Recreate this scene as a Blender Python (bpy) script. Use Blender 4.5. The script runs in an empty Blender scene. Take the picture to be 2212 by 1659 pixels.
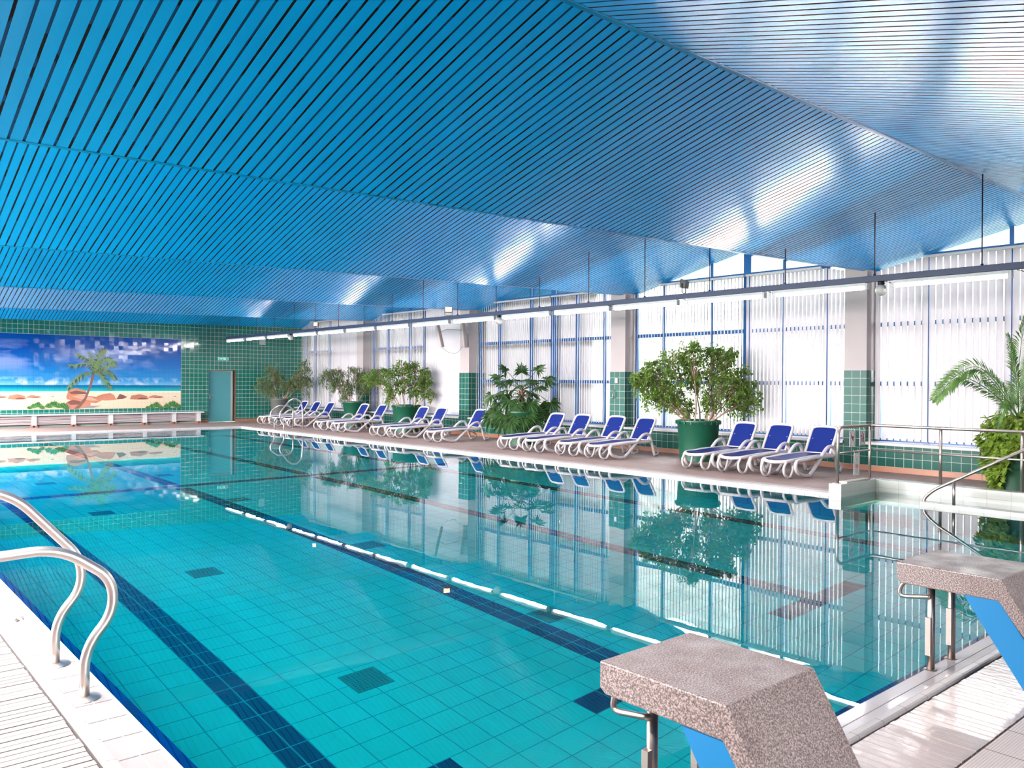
import bpy, math, random
from mathutils import Vector, Matrix
R = math.radians
scn = bpy.context.scene
COL = scn.collection

# ---------------------------------------------------------------- camera
cam_d = bpy.data.cameras.new('camera')
cam = bpy.data.objects.new('camera', cam_d); COL.objects.link(cam)
yaw, pitch, roll = R(40.915), R(-.1666), R(.391)
fw = Vector((math.sin(yaw)*math.cos(pitch), math.cos(yaw)*math.cos(pitch), math.sin(pitch)))
rt = Vector((math.cos(yaw), -math.sin(yaw), 0)); up = rt.cross(fw)
rt2 = rt*math.cos(roll)+up*math.sin(roll); up2 = -rt*math.sin(roll)+up*math.cos(roll)
m = Matrix((rt2, up2, -fw)).transposed().to_4x4(); m.translation = (0, 0, 1.64)
cam.matrix_world = m
cam_d.sensor_width = 36; cam_d.lens = 1764.4/2212*36
cam_d.clip_start = .05; cam_d.clip_end = 400
scn.camera = cam

# ---------------------------------------------------------------- world, sun, exposure
W = bpy.data.worlds.new('sky'); scn.world = W; W.use_nodes = True
wn = W.node_tree.nodes; wl = W.node_tree.links
for n in list(wn): wn.remove(n)
wo = wn.new('ShaderNodeOutputWorld'); wb = wn.new('ShaderNodeBackground')
wtc = wn.new('ShaderNodeTexCoord'); wsx = wn.new('ShaderNodeSeparateXYZ')
wr = wn.new('ShaderNodeValToRGB')
wr.color_ramp.elements[0].position = 0.0; wr.color_ramp.elements[0].color = (1.0, .92, .91, 1)
wr.color_ramp.elements[1].position = .8; wr.color_ramp.elements[1].color = (.80, .90, 1.0, 1)
wl.new(wtc.outputs['Generated'], wsx.inputs[0]); wl.new(wsx.outputs['Z'], wr.inputs[0])
wl.new(wr.outputs[0], wb.inputs[0]); wb.inputs[1].default_value = 16.0
wl.new(wb.outputs[0], wo.inputs[0])
vs = scn.view_settings
vs.view_transform = 'Standard'; vs.look = 'None'; vs.gamma = 1.0; vs.use_curve_mapping = False
vs.exposure = 1.05
cy = scn.cycles
cy.max_bounces = 12; cy.diffuse_bounces = 5; cy.glossy_bounces = 5; cy.transmission_bounces = 8
cy.transparent_max_bounces = 12; cy.caustics_refractive = True; cy.caustics_reflective = False
cy.sample_clamp_indirect = 6.0; cy.sample_clamp_direct = 0
try:
    cy.use_denoising = True; cy.denoiser = 'OPENIMAGEDENOISE'; cy.denoising_input_passes = 'RGB_ALBEDO_NORMAL'
except Exception: pass
cy.use_adaptive_sampling = False

def area(name, loc, rot, sx, sy, power, col=(1, 1, 1), portal=False):
    d = bpy.data.lights.new(name, 'AREA'); d.shape = 'RECTANGLE'; d.size = sx; d.size_y = sy
    d.energy = power; d.color = col
    o = bpy.data.objects.new(name, d); COL.objects.link(o); o.location = loc; o.rotation_euler = rot
    if portal: d.cycles.is_portal = True
    return o

# ---------------------------------------------------------------- room numbers
XF = 15.3; XG = 15.7; YF = 31.3; XL = -3.0; YB = -5.0
WZ = -.04                                   # water level
PX0, PX1, PY0, PY1 = 1.22, 11.6, 2.02, 27.9  # pool
AX1, AY1 = 12.7, 5.93                       # step alcove
VAL = [-5.0, 1.25, 7.42, 13.55, 19.75, 25.95, 31.3]
RID = [(VAL[i]+VAL[i+1])/2 for i in range(6)]
RID[1] = 4.28
def zval(x): return 3.47+.0215*x
def zrid(x): return 4.41+.0077*x
def zceil(x, y):
    for i in range(6):
        if VAL[i] <= y <= VAL[i+1]:
            r = RID[i]
            t = (y-VAL[i])/(r-VAL[i]) if y < r else (VAL[i+1]-y)/(VAL[i+1]-r)
            return zval(x)*(1-t)+zrid(x)*t
    return zval(x)

# ---------------------------------------------------------------- materials
KD = .60
def dim(c): return tuple(v*KD for v in c)
def newmat(name):
    mt = bpy.data.materials.new(name); mt.use_nodes = True
    b = mt.node_tree.nodes['Principled BSDF']
    return mt, mt.node_tree, b
def P(name, col, rough=.5, metal=0, spec=.5, coat=0, var=0, vscale=20, bump=0, bscale=60):
    if not metal: col = dim(col)
    mt, nt, b = newmat(name)
    b.inputs['Base Color'].default_value = (*col, 1); b.inputs['Roughness'].default_value = rough
    b.inputs['Metallic'].default_value = metal; b.inputs['Specular IOR Level'].default_value = spec
    b.inputs['Coat Weight'].default_value = coat; b.inputs['Coat Roughness'].default_value = .05
    if var or bump:
        tc = nt.nodes.new('ShaderNodeTexCoord')
    if var:
        nz = nt.nodes.new('ShaderNodeTexNoise'); nz.inputs['Scale'].default_value = vscale; nz.inputs['Detail'].default_value = 4
        nt.links.new(tc.outputs['Object'], nz.inputs['Vector'])
        mr = nt.nodes.new('ShaderNodeMapRange'); mr.inputs[1].default_value = .3; mr.inputs[2].default_value = .7
        mr.inputs[3].default_value = 1-var; mr.inputs[4].default_value = 1+var
        nt.links.new(nz.outputs[0], mr.inputs[0])
        mx = nt.nodes.new('ShaderNodeVectorMath'); mx.operation = 'SCALE'; mx.inputs[0].default_value = col
        nt.links.new(mr.outputs[0], mx.inputs['Scale']); nt.links.new(mx.outputs[0], b.inputs['Base Color'])
    if bump:
        nz = nt.nodes.new('ShaderNodeTexNoise'); nz.inputs['Scale'].default_value = bscale
        nt.links.new(tc.outputs['Object'], nz.inputs['Vector'])
        bp = nt.nodes.new('ShaderNodeBump'); bp.inputs['Strength'].default_value = bump; bp.inputs['Distance'].default_value = .01
        nt.links.new(nz.outputs[0], bp.inputs['Height']); nt.links.new(bp.outputs[0], b.inputs['Normal'])
    return mt
def M(nt, op, a, b=None, c=None):
    n = nt.nodes.new('ShaderNodeMath'); n.operation = op
    for i, v in enumerate((a, b, c)):
        if v is None: continue
        if isinstance(v, (int, float)): n.inputs[i].default_value = v
        else: nt.links.new(v, n.inputs[i])
    return n.outputs[0]
def mixc(nt, f, a, b):
    n = nt.nodes.new('ShaderNodeMix'); n.data_type = 'RGBA'
    for s, v in ((n.inputs[0], f), (n.inputs[6], a), (n.inputs[7], b)):
        if isinstance(v, (int, float)): s.default_value = v
        elif isinstance(v, tuple): s.default_value = (*v, 1)
        else: nt.links.new(v, s)
    return n.outputs[2]
def tile(name, ax, pitch, off, col, grout, g=.006, rough=.15, var=.08, wob=0.0, spec=.5, groutr=.6, band=None, third=None, ribs=None):
    """square tiles laid on the two world axes ax; band=(axis,lo,hi,colour) recolours a strip; ribs=(axis,pitch)"""
    if not name.startswith('pool'): col = dim(col); grout = dim(grout)
    mt, nt, b = newmat(name)
    geo = nt.nodes.new('ShaderNodeNewGeometry'); sp = nt.nodes.new('ShaderNodeSeparateXYZ')
    nt.links.new(geo.outputs['Position'], sp.inputs[0])
    u = []; mask = None; ids = []
    for k in range(len(ax)):
        c = M(nt, 'DIVIDE', M(nt, 'SUBTRACT', sp.outputs[ax[k]], off[k]), pitch[k])
        fr = M(nt, 'FRACT', c); ids.append(M(nt, 'FLOOR', c))
        e = M(nt, 'GREATER_THAN', M(nt, 'ABSOLUTE', M(nt, 'SUBTRACT', fr, .5)), .5-g/2/pitch[k])
        if len(ax) == 3:      # a face shows no joints along its own normal
            ns = nt.nodes.new('ShaderNodeSeparateXYZ'); nt.links.new(geo.outputs['True Normal'], ns.inputs[0])
            e = M(nt, 'MULTIPLY', e, M(nt, 'LESS_THAN', M(nt, 'ABSOLUTE', ns.outputs[ax[k]]), .7))
            fl = M(nt, 'LESS_THAN', M(nt, 'ABSOLUTE', ns.outputs[ax[k]]), .7)
            ids[-1] = M(nt, 'MULTIPLY', ids[-1], fl)
        mask = e if mask is None else M(nt, 'MAXIMUM', mask, e)
    cm = nt.nodes.new('ShaderNodeCombineXYZ')
    for k in range(len(ids)): nt.links.new(ids[k], cm.inputs[k])
    wn_ = nt.nodes.new('ShaderNodeTexWhiteNoise'); nt.links.new(cm.outputs[0], wn_.inputs['Vector'])
    mr = nt.nodes.new('ShaderNodeMapRange'); mr.inputs[3].default_value = 1-var; mr.inputs[4].default_value = 1+var
    nt.links.new(wn_.outputs['Value'], mr.inputs[0])
    base = col
    if band:
        for (a, lo, hi, bc) in band:
            if isinstance(a, tuple):   # rectangle in x and y
                s = None
                for q, l, h in zip(a, lo, hi):
                    t = M(nt, 'MULTIPLY', M(nt, 'GREATER_THAN', sp.outputs[q], l), M(nt, 'LESS_THAN', sp.outputs[q], h))
                    s = t if s is None else M(nt, 'MULTIPLY', s, t)
            else:
                s = M(nt, 'MULTIPLY', M(nt, 'GREATER_THAN', sp.outputs[a], lo), M(nt, 'LESS_THAN', sp.outputs[a], hi))
            base = mixc(nt, s, base, bc)
    sc = nt.nodes.new('ShaderNodeVectorMath'); sc.operation = 'SCALE'
    if isinstance(base, tuple): sc.inputs[0].default_value = base
    else: nt.links.new(base, sc.inputs[0])
    nt.links.new(mr.outputs[0], sc.inputs['Scale'])
    nt.links.new(mixc(nt, mask, sc.outputs[0], grout), b.inputs['Base Color'])
    nt.links.new(M(nt, 'ADD', M(nt, 'MULTIPLY', mask, groutr-rough), rough), b.inputs['Roughness'])
    b.inputs['Specular IOR Level'].default_value = spec
    if wob:
        v = nt.nodes.new('ShaderNodeVectorMath'); v.operation = 'SUBTRACT'
        nt.links.new(wn_.outputs['Color'], v.inputs[0]); v.inputs[1].default_value = (.5, .5, .5)
        s2 = nt.nodes.new('ShaderNodeVectorMath'); s2.operation = 'SCALE'; nt.links.new(v.outputs[0], s2.inputs[0]); s2.inputs['Scale'].default_value = wob
        a2 = nt.nodes.new('ShaderNodeVectorMath'); a2.operation = 'ADD'; nt.links.new(s2.outputs[0], a2.inputs[0]); nt.links.new(geo.outputs['Normal'], a2.inputs[1])
        nn = nt.nodes.new('ShaderNodeVectorMath'); nn.operation = 'NORMALIZE'; nt.links.new(a2.outputs[0], nn.inputs[0])
        nt.links.new(nn.outputs[0], b.inputs['Normal'])
    elif ribs:
        f = M(nt, 'SINE', M(nt, 'MULTIPLY', sp.outputs[ribs[0]], 2*math.pi/ribs[1]))
        bp = nt.nodes.new('ShaderNodeBump'); bp.inputs['Strength'].default_value = .35; bp.inputs['Distance'].default_value = .003
        nt.links.new(f, bp.inputs['Height']); nt.links.new(bp.outputs[0], b.inputs['Normal'])
    return mt

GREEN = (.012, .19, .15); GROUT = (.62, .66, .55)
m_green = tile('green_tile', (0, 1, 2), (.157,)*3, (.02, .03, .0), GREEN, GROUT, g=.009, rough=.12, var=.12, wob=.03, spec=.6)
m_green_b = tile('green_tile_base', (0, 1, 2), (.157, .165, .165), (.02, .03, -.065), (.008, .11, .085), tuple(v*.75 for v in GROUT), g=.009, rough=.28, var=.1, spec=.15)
DARK = (.002, .035, .10)
cl = [2.435, 5.06, 7.685, 10.31]
JT = (.02, .33, .40)
bands = [((0, 1), (c-.128, 4.02), (c+.128, 26.2), DARK) for c in cl]+[((0, 1), (c-.006, 4.02), (c+.006, 26.2), JT) for c in cl]
bands += [((0, 1), (c-.75, 4.02), (c+.75, 4.27), DARK) for c in cl] + [((0, 1), (c-.75, 25.95), (c+.75, 26.2), DARK) for c in cl]
bands += [(1, 14.77, 15.27, (.13, .68, .74)), (1, 14.9, 15.15, (.003, .06, .14))]
POOLC = (.03, .92, .89)
m_pool = tile('pool_floor_tile', (0, 1, 2), (.25, .25, .25), (2.435-.25*8+.125, .02, 0), POOLC, (.01, .42, .52), g=.009, rough=.35, var=.04, spec=.2, band=bands)
m_poolw = tile('pool_wall_tile', (0, 1, 2), (.25, .25, .25), (2.435-.25*8, .02, -.06), POOLC, (.02, .45, .55), g=.007, rough=.3, var=.04, spec=.2)
m_alc = tile('white_wall_tile', (0, 1, 2), (.31, .31, .125), (.1, .0, .15), (.50, .51, .47), (.30, .30, .27), g=.006, rough=.2, var=.03)
m_cop = tile('coping_tile', (0, 1), (.25, .25), (PX0, PY0), (.27, .24, .235), (.08, .065, .06), g=.010, rough=.4, var=.02)
m_copn = tile('coping_tile_wet', (0, 1), (.25, 3.), (PX0, PY0), (.50, .45, .45), (.25, .22, .21), g=.006, rough=.09, var=.02, spec=.6)
m_copr = tile('coping_tile_ribbed', (0, 1), (.25, .25), (.0, .02), (.72, .65, .63), (.5, .4, .36), g=.008, rough=.4, var=.03)
m_curb = tile('curb_tile', (0, 1), (.25, .25), (PX0, PY0), (.33, .295, .29), (.2, .17, .16), g=.006, rough=.3, var=.02)
m_edge = P('dark_blue_edge_tile', (.004, .05, .36), .15)
m_joint = P('grout_joint', (.34, .29, .27), .6)
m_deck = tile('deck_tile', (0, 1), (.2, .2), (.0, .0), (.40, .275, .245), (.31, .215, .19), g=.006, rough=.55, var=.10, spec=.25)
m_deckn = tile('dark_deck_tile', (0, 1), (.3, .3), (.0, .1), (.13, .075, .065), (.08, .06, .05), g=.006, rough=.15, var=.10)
m_stone = tile('rib_stone_tile', (0, 1), (.3, 5), (.13, .0), (.50, .42, .39), (.2, .16, .15), g=.008, rough=.3, var=.05, ribs=(1, .012))
m_terra = tile('terracotta_tile', (0, 1, 2), (.25, .25, .5), (.0, .0, -.1), (.50, .20, .11), (.42, .22, .14), g=.005, rough=.35, var=.08)
m_plaster = P('white_plaster', (.50, .435, .43), .75, var=.02, vscale=3)
m_sill = P('white_sill', (.66, .62, .61), .3)
m_frame = P('blue_window_frame', (.006, .17, .50), .3)
m_white = P('white_plastic', (.66, .60, .61), .38)
m_whitep = P('white_paint', (.78, .76, .76), .35)
m_steel = P('brushed_steel', (.56, .50, .47), .36, metal=1)
m_steeld = P('dull_steel', (.36, .30, .27), .38, metal=1)
m_blue = P('blue_paint', (.0, .16, .38), .35)
m_sling = P('blue_sling', (.004, .018, .17), .5, spec=.12, var=.05, vscale=200)
m_potg = P('green_pot_plastic', (.002, .085, .045), .4)
m_potd = P('dark_green_pot_plastic', (.004, .075, .03), .4)
m_potgr = P('grey_pot_plastic', (.12, .13, .12), .5)
m_soil = P('potting_soil', (.05, .03, .02), .9)
m_bark = P('bark', (.42, .27, .19), .7, var=.25, vscale=40)
m_trunk = P('fibrous_trunk', (.16, .075, .04), .9, var=.5, vscale=60)
m_black = P('black_plastic', (.012, .012, .014), .4)
m_chan = P('blue_channel_paint', (.022, .045, .12), .5)
m_door = P('teal_door_paint', (.10, .38, .42), .38)
m_dframe = P('door_frame_paint', (.42, .42, .40), .4)
m_reveal = P('brown_reveal', (.14, .09, .06), .6)
m_grate = P('grate_plastic', (.29, .25, .24), .4, spec=.4)
m_graten = P('wet_grate_plastic', (.44, .37, .35), .2, bump=.3, bscale=25, spec=.9)
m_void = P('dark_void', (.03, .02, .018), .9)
m_hill = P('leafy_hillside', (.108, .112, .084), .9, var=.45, vscale=1.6)
m_red = P('red_print', (.65, .03, .02), .5)
m_sign = P('white_sign', (.82, .82, .80), .4)

def leafmat(name, col, tr):
    mt, nt, b = newmat(name)
    oi = nt.nodes.new('ShaderNodeTexCoord'); nz = nt.nodes.new('ShaderNodeTexNoise'); nz.inputs['Scale'].default_value = 9
    nt.links.new(oi.outputs['Object'], nz.inputs['Vector'])
    mr = nt.nodes.new('ShaderNodeMapRange'); mr.inputs[1].default_value = .3; mr.inputs[2].default_value = .7; mr.inputs[3].default_value = .55; mr.inputs[4].default_value = 1.5
    nt.links.new(nz.outputs[0], mr.inputs[0])
    sc = nt.nodes.new('ShaderNodeVectorMath'); sc.operation = 'SCALE'; sc.inputs[0].default_value = col; nt.links.new(mr.outputs[0], sc.inputs['Scale'])
    nt.links.new(sc.outputs[0], b.inputs['Base Color']); b.inputs['Roughness'].default_value = .45; b.inputs['Specular IOR Level'].default_value = .3
    t = nt.nodes.new('ShaderNodeBsdfTranslucent')
    s3 = nt.nodes.new('ShaderNodeVectorMath'); s3.operation = 'MULTIPLY'; s3.inputs[1].default_value = (1.3, 1.5, .5); nt.links.new(sc.outputs[0], s3.inputs[0])
    nt.links.new(s3.outputs[0], t.inputs[0])
    mx = nt.nodes.new('ShaderNodeMixShader'); mx.inputs[0].default_value = tr
    nt.links.new(b.outputs[0], mx.inputs[1]); nt.links.new(t.outputs[0], mx.inputs[2])
    nt.links.new(mx.outputs[0], nt.nodes['Material Output'].inputs[0])
    return mt
m_fic = leafmat('ficus_leaf', (.10, .175, .03), .38)
m_ficd = leafmat('dark_ficus_leaf', (.07, .13, .045), .28)
m_will = leafmat('narrow_leaf', (.06, .10, .035), .28)
m_fan = leafmat('fan_palm_leaf', (.022, .058, .014), .25)
m_date = leafmat('date_palm_leaf', (.085, .17, .04), .3)
m_poth = leafmat('pothos_leaf', (.17, .25, .035), .35)

def ceilmat():
    mt, nt, b = newmat('blue_ceiling_slat')
    b.inputs['Base Color'].default_value = (.0, .42, .96, 1); b.inputs['Roughness'].default_value = .27
    b.inputs['Specular IOR Level'].default_value = .9
    return mt
m_ceil = ceilmat()
m_ctrim = P('ceiling_trim_paint', (.0, .46, .98), .3)
def plenmat():
    mt, nt, b = newmat('ceiling_void')
    geo = nt.nodes.new('ShaderNodeNewGeometry'); mp = nt.nodes.new('ShaderNodeMapping'); mp.inputs['Scale'].default_value = (9.3, 1.4, 0)
    nt.links.new(geo.outputs['Position'], mp.inputs[0])
    nz = nt.nodes.new('ShaderNodeTexNoise'); nz.inputs['Scale'].default_value = 1; nt.links.new(mp.outputs[0], nz.inputs['Vector'])
    nt.links.new(mixc(nt, M(nt, 'GREATER_THAN', nz.outputs[0], .48), (.001, .002, .01), (.0, .085, .24)), b.inputs['Base Color'])
    b.inputs['Roughness'].default_value = .9
    return mt
m_plen_edge_shade = plenmat()

def emis(name, col, s):
    mt, nt, b = newmat(name)
    b.inputs['Base Color'].default_value = (*[.5*v for v in col], 1); b.inputs['Emission Color'].default_value = (*col, 1); b.inputs['Emission Strength'].default_value = s
    return mt
m_tube = emis('lit_tube', (1, .95, .91), 62)
m_flood = emis('lit_flood_glass', (1, .55, .27), 4.5)
m_exit = emis('lit_exit_face', (.05, .65, .45), .12)
m_exitw = emis('lit_exit_symbol', (.8, 1, .95), .35)
m_globe = P('opal_globe', (.70, .66, .62), .3)

def glassmat():
    mt, nt, b = newmat('window_glass')
    tr = nt.nodes.new('ShaderNodeBsdfTransparent'); gl = nt.nodes.new('ShaderNodeBsdfGlossy'); gl.inputs['Roughness'].default_value = 0
    fr = nt.nodes.new('ShaderNodeFresnel'); fr.inputs[0].default_value = 1.45
    mx = nt.nodes.new('ShaderNodeMixShader'); nt.links.new(fr.outputs[0], mx.inputs[0])
    nt.links.new(tr.outputs[0], mx.inputs[1]); nt.links.new(gl.outputs[0], mx.inputs[2])
    nt.links.new(mx.outputs[0], nt.nodes['Material Output'].inputs[0])
    return mt
m_glass = glassmat()
def blindmat():
    mt, nt, b = newmat('white_blind_fabric')
    d = nt.nodes.new('ShaderNodeBsdfDiffuse'); t = nt.nodes.new('ShaderNodeBsdfTranslucent')
    d.inputs[0].default_value = (.42, .395, .41, 1); t.inputs[0].default_value = (.80, .76, .78, 1)
    mx = nt.nodes.new('ShaderNodeMixShader'); mx.inputs[0].default_value = .047
    nt.links.new(d.outputs[0], mx.inputs[1]); nt.links.new(t.outputs[0], mx.inputs[2])
    nt.links.new(mx.outputs[0], nt.nodes['Material Output'].inputs[0])
    return mt
m_blind = blindmat()
def watermat():
    mt, nt, b = newmat('pool_water')
    g = nt.nodes.new('ShaderNodeBsdfGlass'); g.inputs['IOR'].default_value = 1.333; g.inputs['Roughness'].default_value = 0
    g.distribution = 'GGX'
    g.inputs[0].default_value = (1, 1, 1, 1)
    rf = nt.nodes.new('ShaderNodeBsdfRefraction'); rf.inputs['IOR'].default_value = 1.333; rf.inputs['Roughness'].default_value = 0
    rf.inputs[0].default_value = (.50, .98, .99, 1)
    gs = nt.nodes.new('ShaderNodeBsdfGlossy'); gs.inputs['Roughness'].default_value = 0; gs.inputs[0].default_value = (1, 1, 1, 1)
    fr = nt.nodes.new('ShaderNodeFresnel'); fr.inputs[0].default_value = 1.40
    geo = nt.nodes.new('ShaderNodeNewGeometry'); mp = nt.nodes.new('ShaderNodeMapping'); mp.inputs['Scale'].default_value = (1.6, 1.1, 1)
    nt.links.new(geo.outputs['Position'], mp.inputs[0])
    nz = nt.nodes.new('ShaderNodeTexNoise'); nz.inputs['Scale'].default_value = 2.2; nz.inputs['Detail'].default_value = 2
    nt.links.new(mp.outputs[0], nz.inputs['Vector'])
    bp = nt.nodes.new('ShaderNodeBump'); bp.inputs['Strength'].default_value = .03; bp.inputs['Distance'].default_value = .01
    nt.links.new(nz.outputs[0], bp.inputs['Height'])
    for n in (rf, gs, fr): nt.links.new(bp.outputs[0], n.inputs['Normal'])
    mx = nt.nodes.new('ShaderNodeMixShader'); nt.links.new(fr.outputs[0], mx.inputs[0])
    nt.links.new(rf.outputs[0], mx.inputs[1]); nt.links.new(gs.outputs[0], mx.inputs[2])
    nt.links.new(mx.outputs[0], nt.nodes['Material Output'].inputs[0])
    nt.nodes.remove(g)
    return mt
m_water = watermat()
def granite():
    mt, nt, b = newmat('speckled_granite')
    tc = nt.nodes.new('ShaderNodeTexCoord')
    n1 = nt.nodes.new('ShaderNodeTexNoise'); n1.inputs['Scale'].default_value = 165; n1.inputs['Detail'].default_value = 3
    n2 = nt.nodes.new('ShaderNodeTexNoise'); n2.inputs['Scale'].default_value = 5
    n3 = nt.nodes.new('ShaderNodeTexNoise'); n3.inputs['Scale'].default_value = 9; n3.inputs['Detail'].default_value = 3
    for n in (n1, n2, n3): nt.links.new(tc.outputs['Object'], n.inputs['Vector'])
    cr = nt.nodes.new('ShaderNodeValToRGB')
    cr.color_ramp.elements[0].position = .34; cr.color_ramp.elements[0].color = (.040, .028, .025, 1)
    cr.color_ramp.elements[1].position = .62; cr.color_ramp.elements[1].color = (.23, .18, .17, 1)
    e = cr.color_ramp.elements.new(.48); e.color = (.098, .074, .069, 1)
    nt.links.new(n1.outputs[0], cr.inputs[0])
    st = nt.nodes.new('ShaderNodeMapRange'); st.inputs[1].default_value = .68; st.inputs[2].default_value = .72; nt.links.new(n3.outputs[0], st.inputs[0])
    nt.links.new(mixc(nt, M(nt, 'MULTIPLY', st.outputs[0], .75), cr.outputs[0], (.07, .055, .06)), b.inputs['Base Color'])
    mr = nt.nodes.new('ShaderNodeMapRange'); mr.inputs[1].default_value = .4; mr.inputs[2].default_value = .65; mr.inputs[3].default_value = .55; mr.inputs[4].default_value = .3
    nt.links.new(n2.outputs[0], mr.inputs[0]); nt.links.new(mr.outputs[0], b.inputs['Roughness'])
    bp = nt.nodes.new('ShaderNodeBump'); bp.inputs['Strength'].default_value = .25; bp.inputs['Distance'].default_value = .002
    nt.links.new(n1.outputs[0], bp.inputs['Height']); nt.links.new(bp.outputs[0], b.inputs['Normal'])
    return mt
m_gran = granite()

# ---------------------------------------------------------------- mesh helpers
class MB:
    def __init__(s): s.v = []; s.f = []; s.mi = []; s.cur = 0; s.sm = []; s.smooth = False
    def face(s, idx): s.f.append(idx); s.mi.append(s.cur); s.sm.append(s.smooth)
    def quad(s, a, b, c, d):
        n = len(s.v); s.v += [tuple(a), tuple(b), tuple(c), tuple(d)]; s.face((n, n+1, n+2, n+3)); return s
    def poly(s, pts):
        n = len(s.v); s.v += [tuple(p) for p in pts]; s.face(tuple(range(n, n+len(pts)))); return s
    def box(s, x0, x1, y0, y1, z0, z1):
        n = len(s.v)
        s.v += [(x0, y0, z0), (x1, y0, z0), (x1, y1, z0), (x0, y1, z0), (x0, y0, z1), (x1, y0, z1), (x1, y1, z1), (x0, y1, z1)]
        for q in ((0, 3, 2, 1), (4, 5, 6, 7), (0, 1, 5, 4), (1, 2, 6, 5), (2, 3, 7, 6), (3, 0, 4, 7)): s.face(tuple(n+i for i in q))
        return s
    def prism(s, pts, axis, a0, a1):
        """extrude a polygon lying across axis"""
        def mk(p, a):
            q = list(p); q.insert(axis, a); return tuple(q)
        n = len(s.v); k = len(pts)
        s.v += [mk(p, a0) for p in pts]+[mk(p, a1) for p in pts]
        s.face(tuple(range(n, n+k))); s.face(tuple(range(n+2*k-1, n+k-1, -1)))
        for i in range(k):
            j = (i+1) % k; s.face((n+i, n+k+i, n+k+j, n+j))
        return s
    def tube(s, pts, r, seg=10, sx=1, cap=True):
        pts = [Vector(p) for p in pts]; n0 = len(s.v); rr = r if isinstance(r, (list, tuple)) else [r]*len(pts)
        prev = None; N = len(pts)
        for i, p in enumerate(pts):
            d = (pts[min(i+1, N-1)]-pts[max(i-1, 0)]).normalized()
            if prev is None:
                a = Vector((0, 0, 1)) if abs(d.z) < .9 else Vector((0, 1, 0))
                nrm = d.cross(a).normalized()
            else:
                nrm = (prev-d*prev.dot(d)).normalized()
            prev = nrm; bn = d.cross(nrm)
            for k in range(seg):
                t = 2*math.pi*k/seg
                s.v.append(tuple(p+nrm*math.cos(t)*rr[i]*sx+bn*math.sin(t)*rr[i]))
        sm = s.smooth; s.smooth = True
        for i in range(N-1):
            for k in range(seg):
                a = n0+i*seg+k; b = n0+i*seg+(k+1) % seg
                s.face((a, b, b+seg, a+seg))
        s.smooth = sm
        if cap:
            s.face(tuple(n0+k for k in range(seg-1, -1, -1))); s.face(tuple(n0+(N-1)*seg+k for k in range(seg)))
        return s
    def lathe(s, prof, c=(0, 0, 0), seg=28):
        n0 = len(s.v); sm = s.smooth; s.smooth = True
        for (r, z) in prof:
            for k in range(seg):
                t = 2*math.pi*k/seg; s.v.append((c[0]+r*math.cos(t), c[1]+r*math.sin(t), c[2]+z))
        for i in range(len(prof)-1):
            for k in range(seg):
                a = n0+i*seg+k; b = n0+i*seg+(k+1) % seg
                s.face((a, b, b+seg, a+seg))
        s.smooth = sm
        return s
    def build(s, name, mats, parent=None, kind=None, label=None, cat=None, group=None, bevel=0):
        me = bpy.data.meshes.new(name); me.from_pydata(s.v, [], s.f)
        if not isinstance(mats, (list, tuple)): mats = [mats]
        for mm in mats: me.materials.append(mm)
        me.polygons.foreach_set('material_index', s.mi); me.polygons.foreach_set('use_smooth', s.sm)
        me.update()
        o = bpy.data.objects.new(name, me); COL.objects.link(o)
        if parent: o.parent = parent
        if kind: o['kind'] = kind
        tag(o, label, cat, group)
        if bevel:
            b = o.modifiers.new('bevel', 'BEVEL'); b.width = bevel; b.segments = 2; b.limit_method = 'ANGLE'
        return o
def tag(o, label=None, cat=None, group=None):
    if label: o['label'] = label
    if cat: o['category'] = cat
    if group: o['group'] = group
    return o
def thing(name, label, cat, loc=(0, 0, 0), rz=0, group=None):
    o = bpy.data.objects.new(name, None); COL.objects.link(o); o.location = loc; o.rotation_euler = (0, 0, rz)
    o.empty_display_size = .2
    return tag(o, label, cat, group)
def struct(name, mb, mats, parent=None, **k): return mb.build(name, mats, parent, kind='structure', **k)
def kids(o): return [c for c in bpy.data.objects if c.parent == o]
def dup(root, loc, rz, label, group=None):
    r = root.copy(); COL.objects.link(r); r.location = loc; r.rotation_euler = (0, 0, rz); r['label'] = label
    if group: r['group'] = group
    for ch in kids(root):
        c = ch.copy(); COL.objects.link(c); c.parent = r
        for g in kids(ch):
            d = g.copy(); COL.objects.link(d); d.parent = c
    return r
def smooth_path(pts, n=6):
    P_ = [Vector(p) for p in pts]; out = []
    for i in range(len(P_)-1):
        p0 = P_[max(i-1, 0)]; p1 = P_[i]; p2 = P_[i+1]; p3 = P_[min(i+2, len(P_)-1)]
        for k in range(n):
            t = k/n
            out.append(.5*((2*p1)+(-p0+p2)*t+(2*p0-5*p1+4*p2-p3)*t*t+(-p0+3*p1-3*p2+p3)*t**3))
    out.append(P_[-1]); return out
def fillet(pts, r, n=6):
    """straight runs with rounded corners"""
    P_ = [Vector(p) for p in pts]; out = [P_[0]]
    for i in range(1, len(P_)-1):
        a = P_[i-1]-P_[i]; b = P_[i+1]-P_[i]; rr = min(r, a.length*.49, b.length*.49)
        p = P_[i]+a.normalized()*rr; q = P_[i]+b.normalized()*rr
        for k in range(n+1):
            t = k/n; out.append(p*(1-t)**2+P_[i]*2*t*(1-t)+q*t*t)
    out.append(P_[-1]); return out

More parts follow.
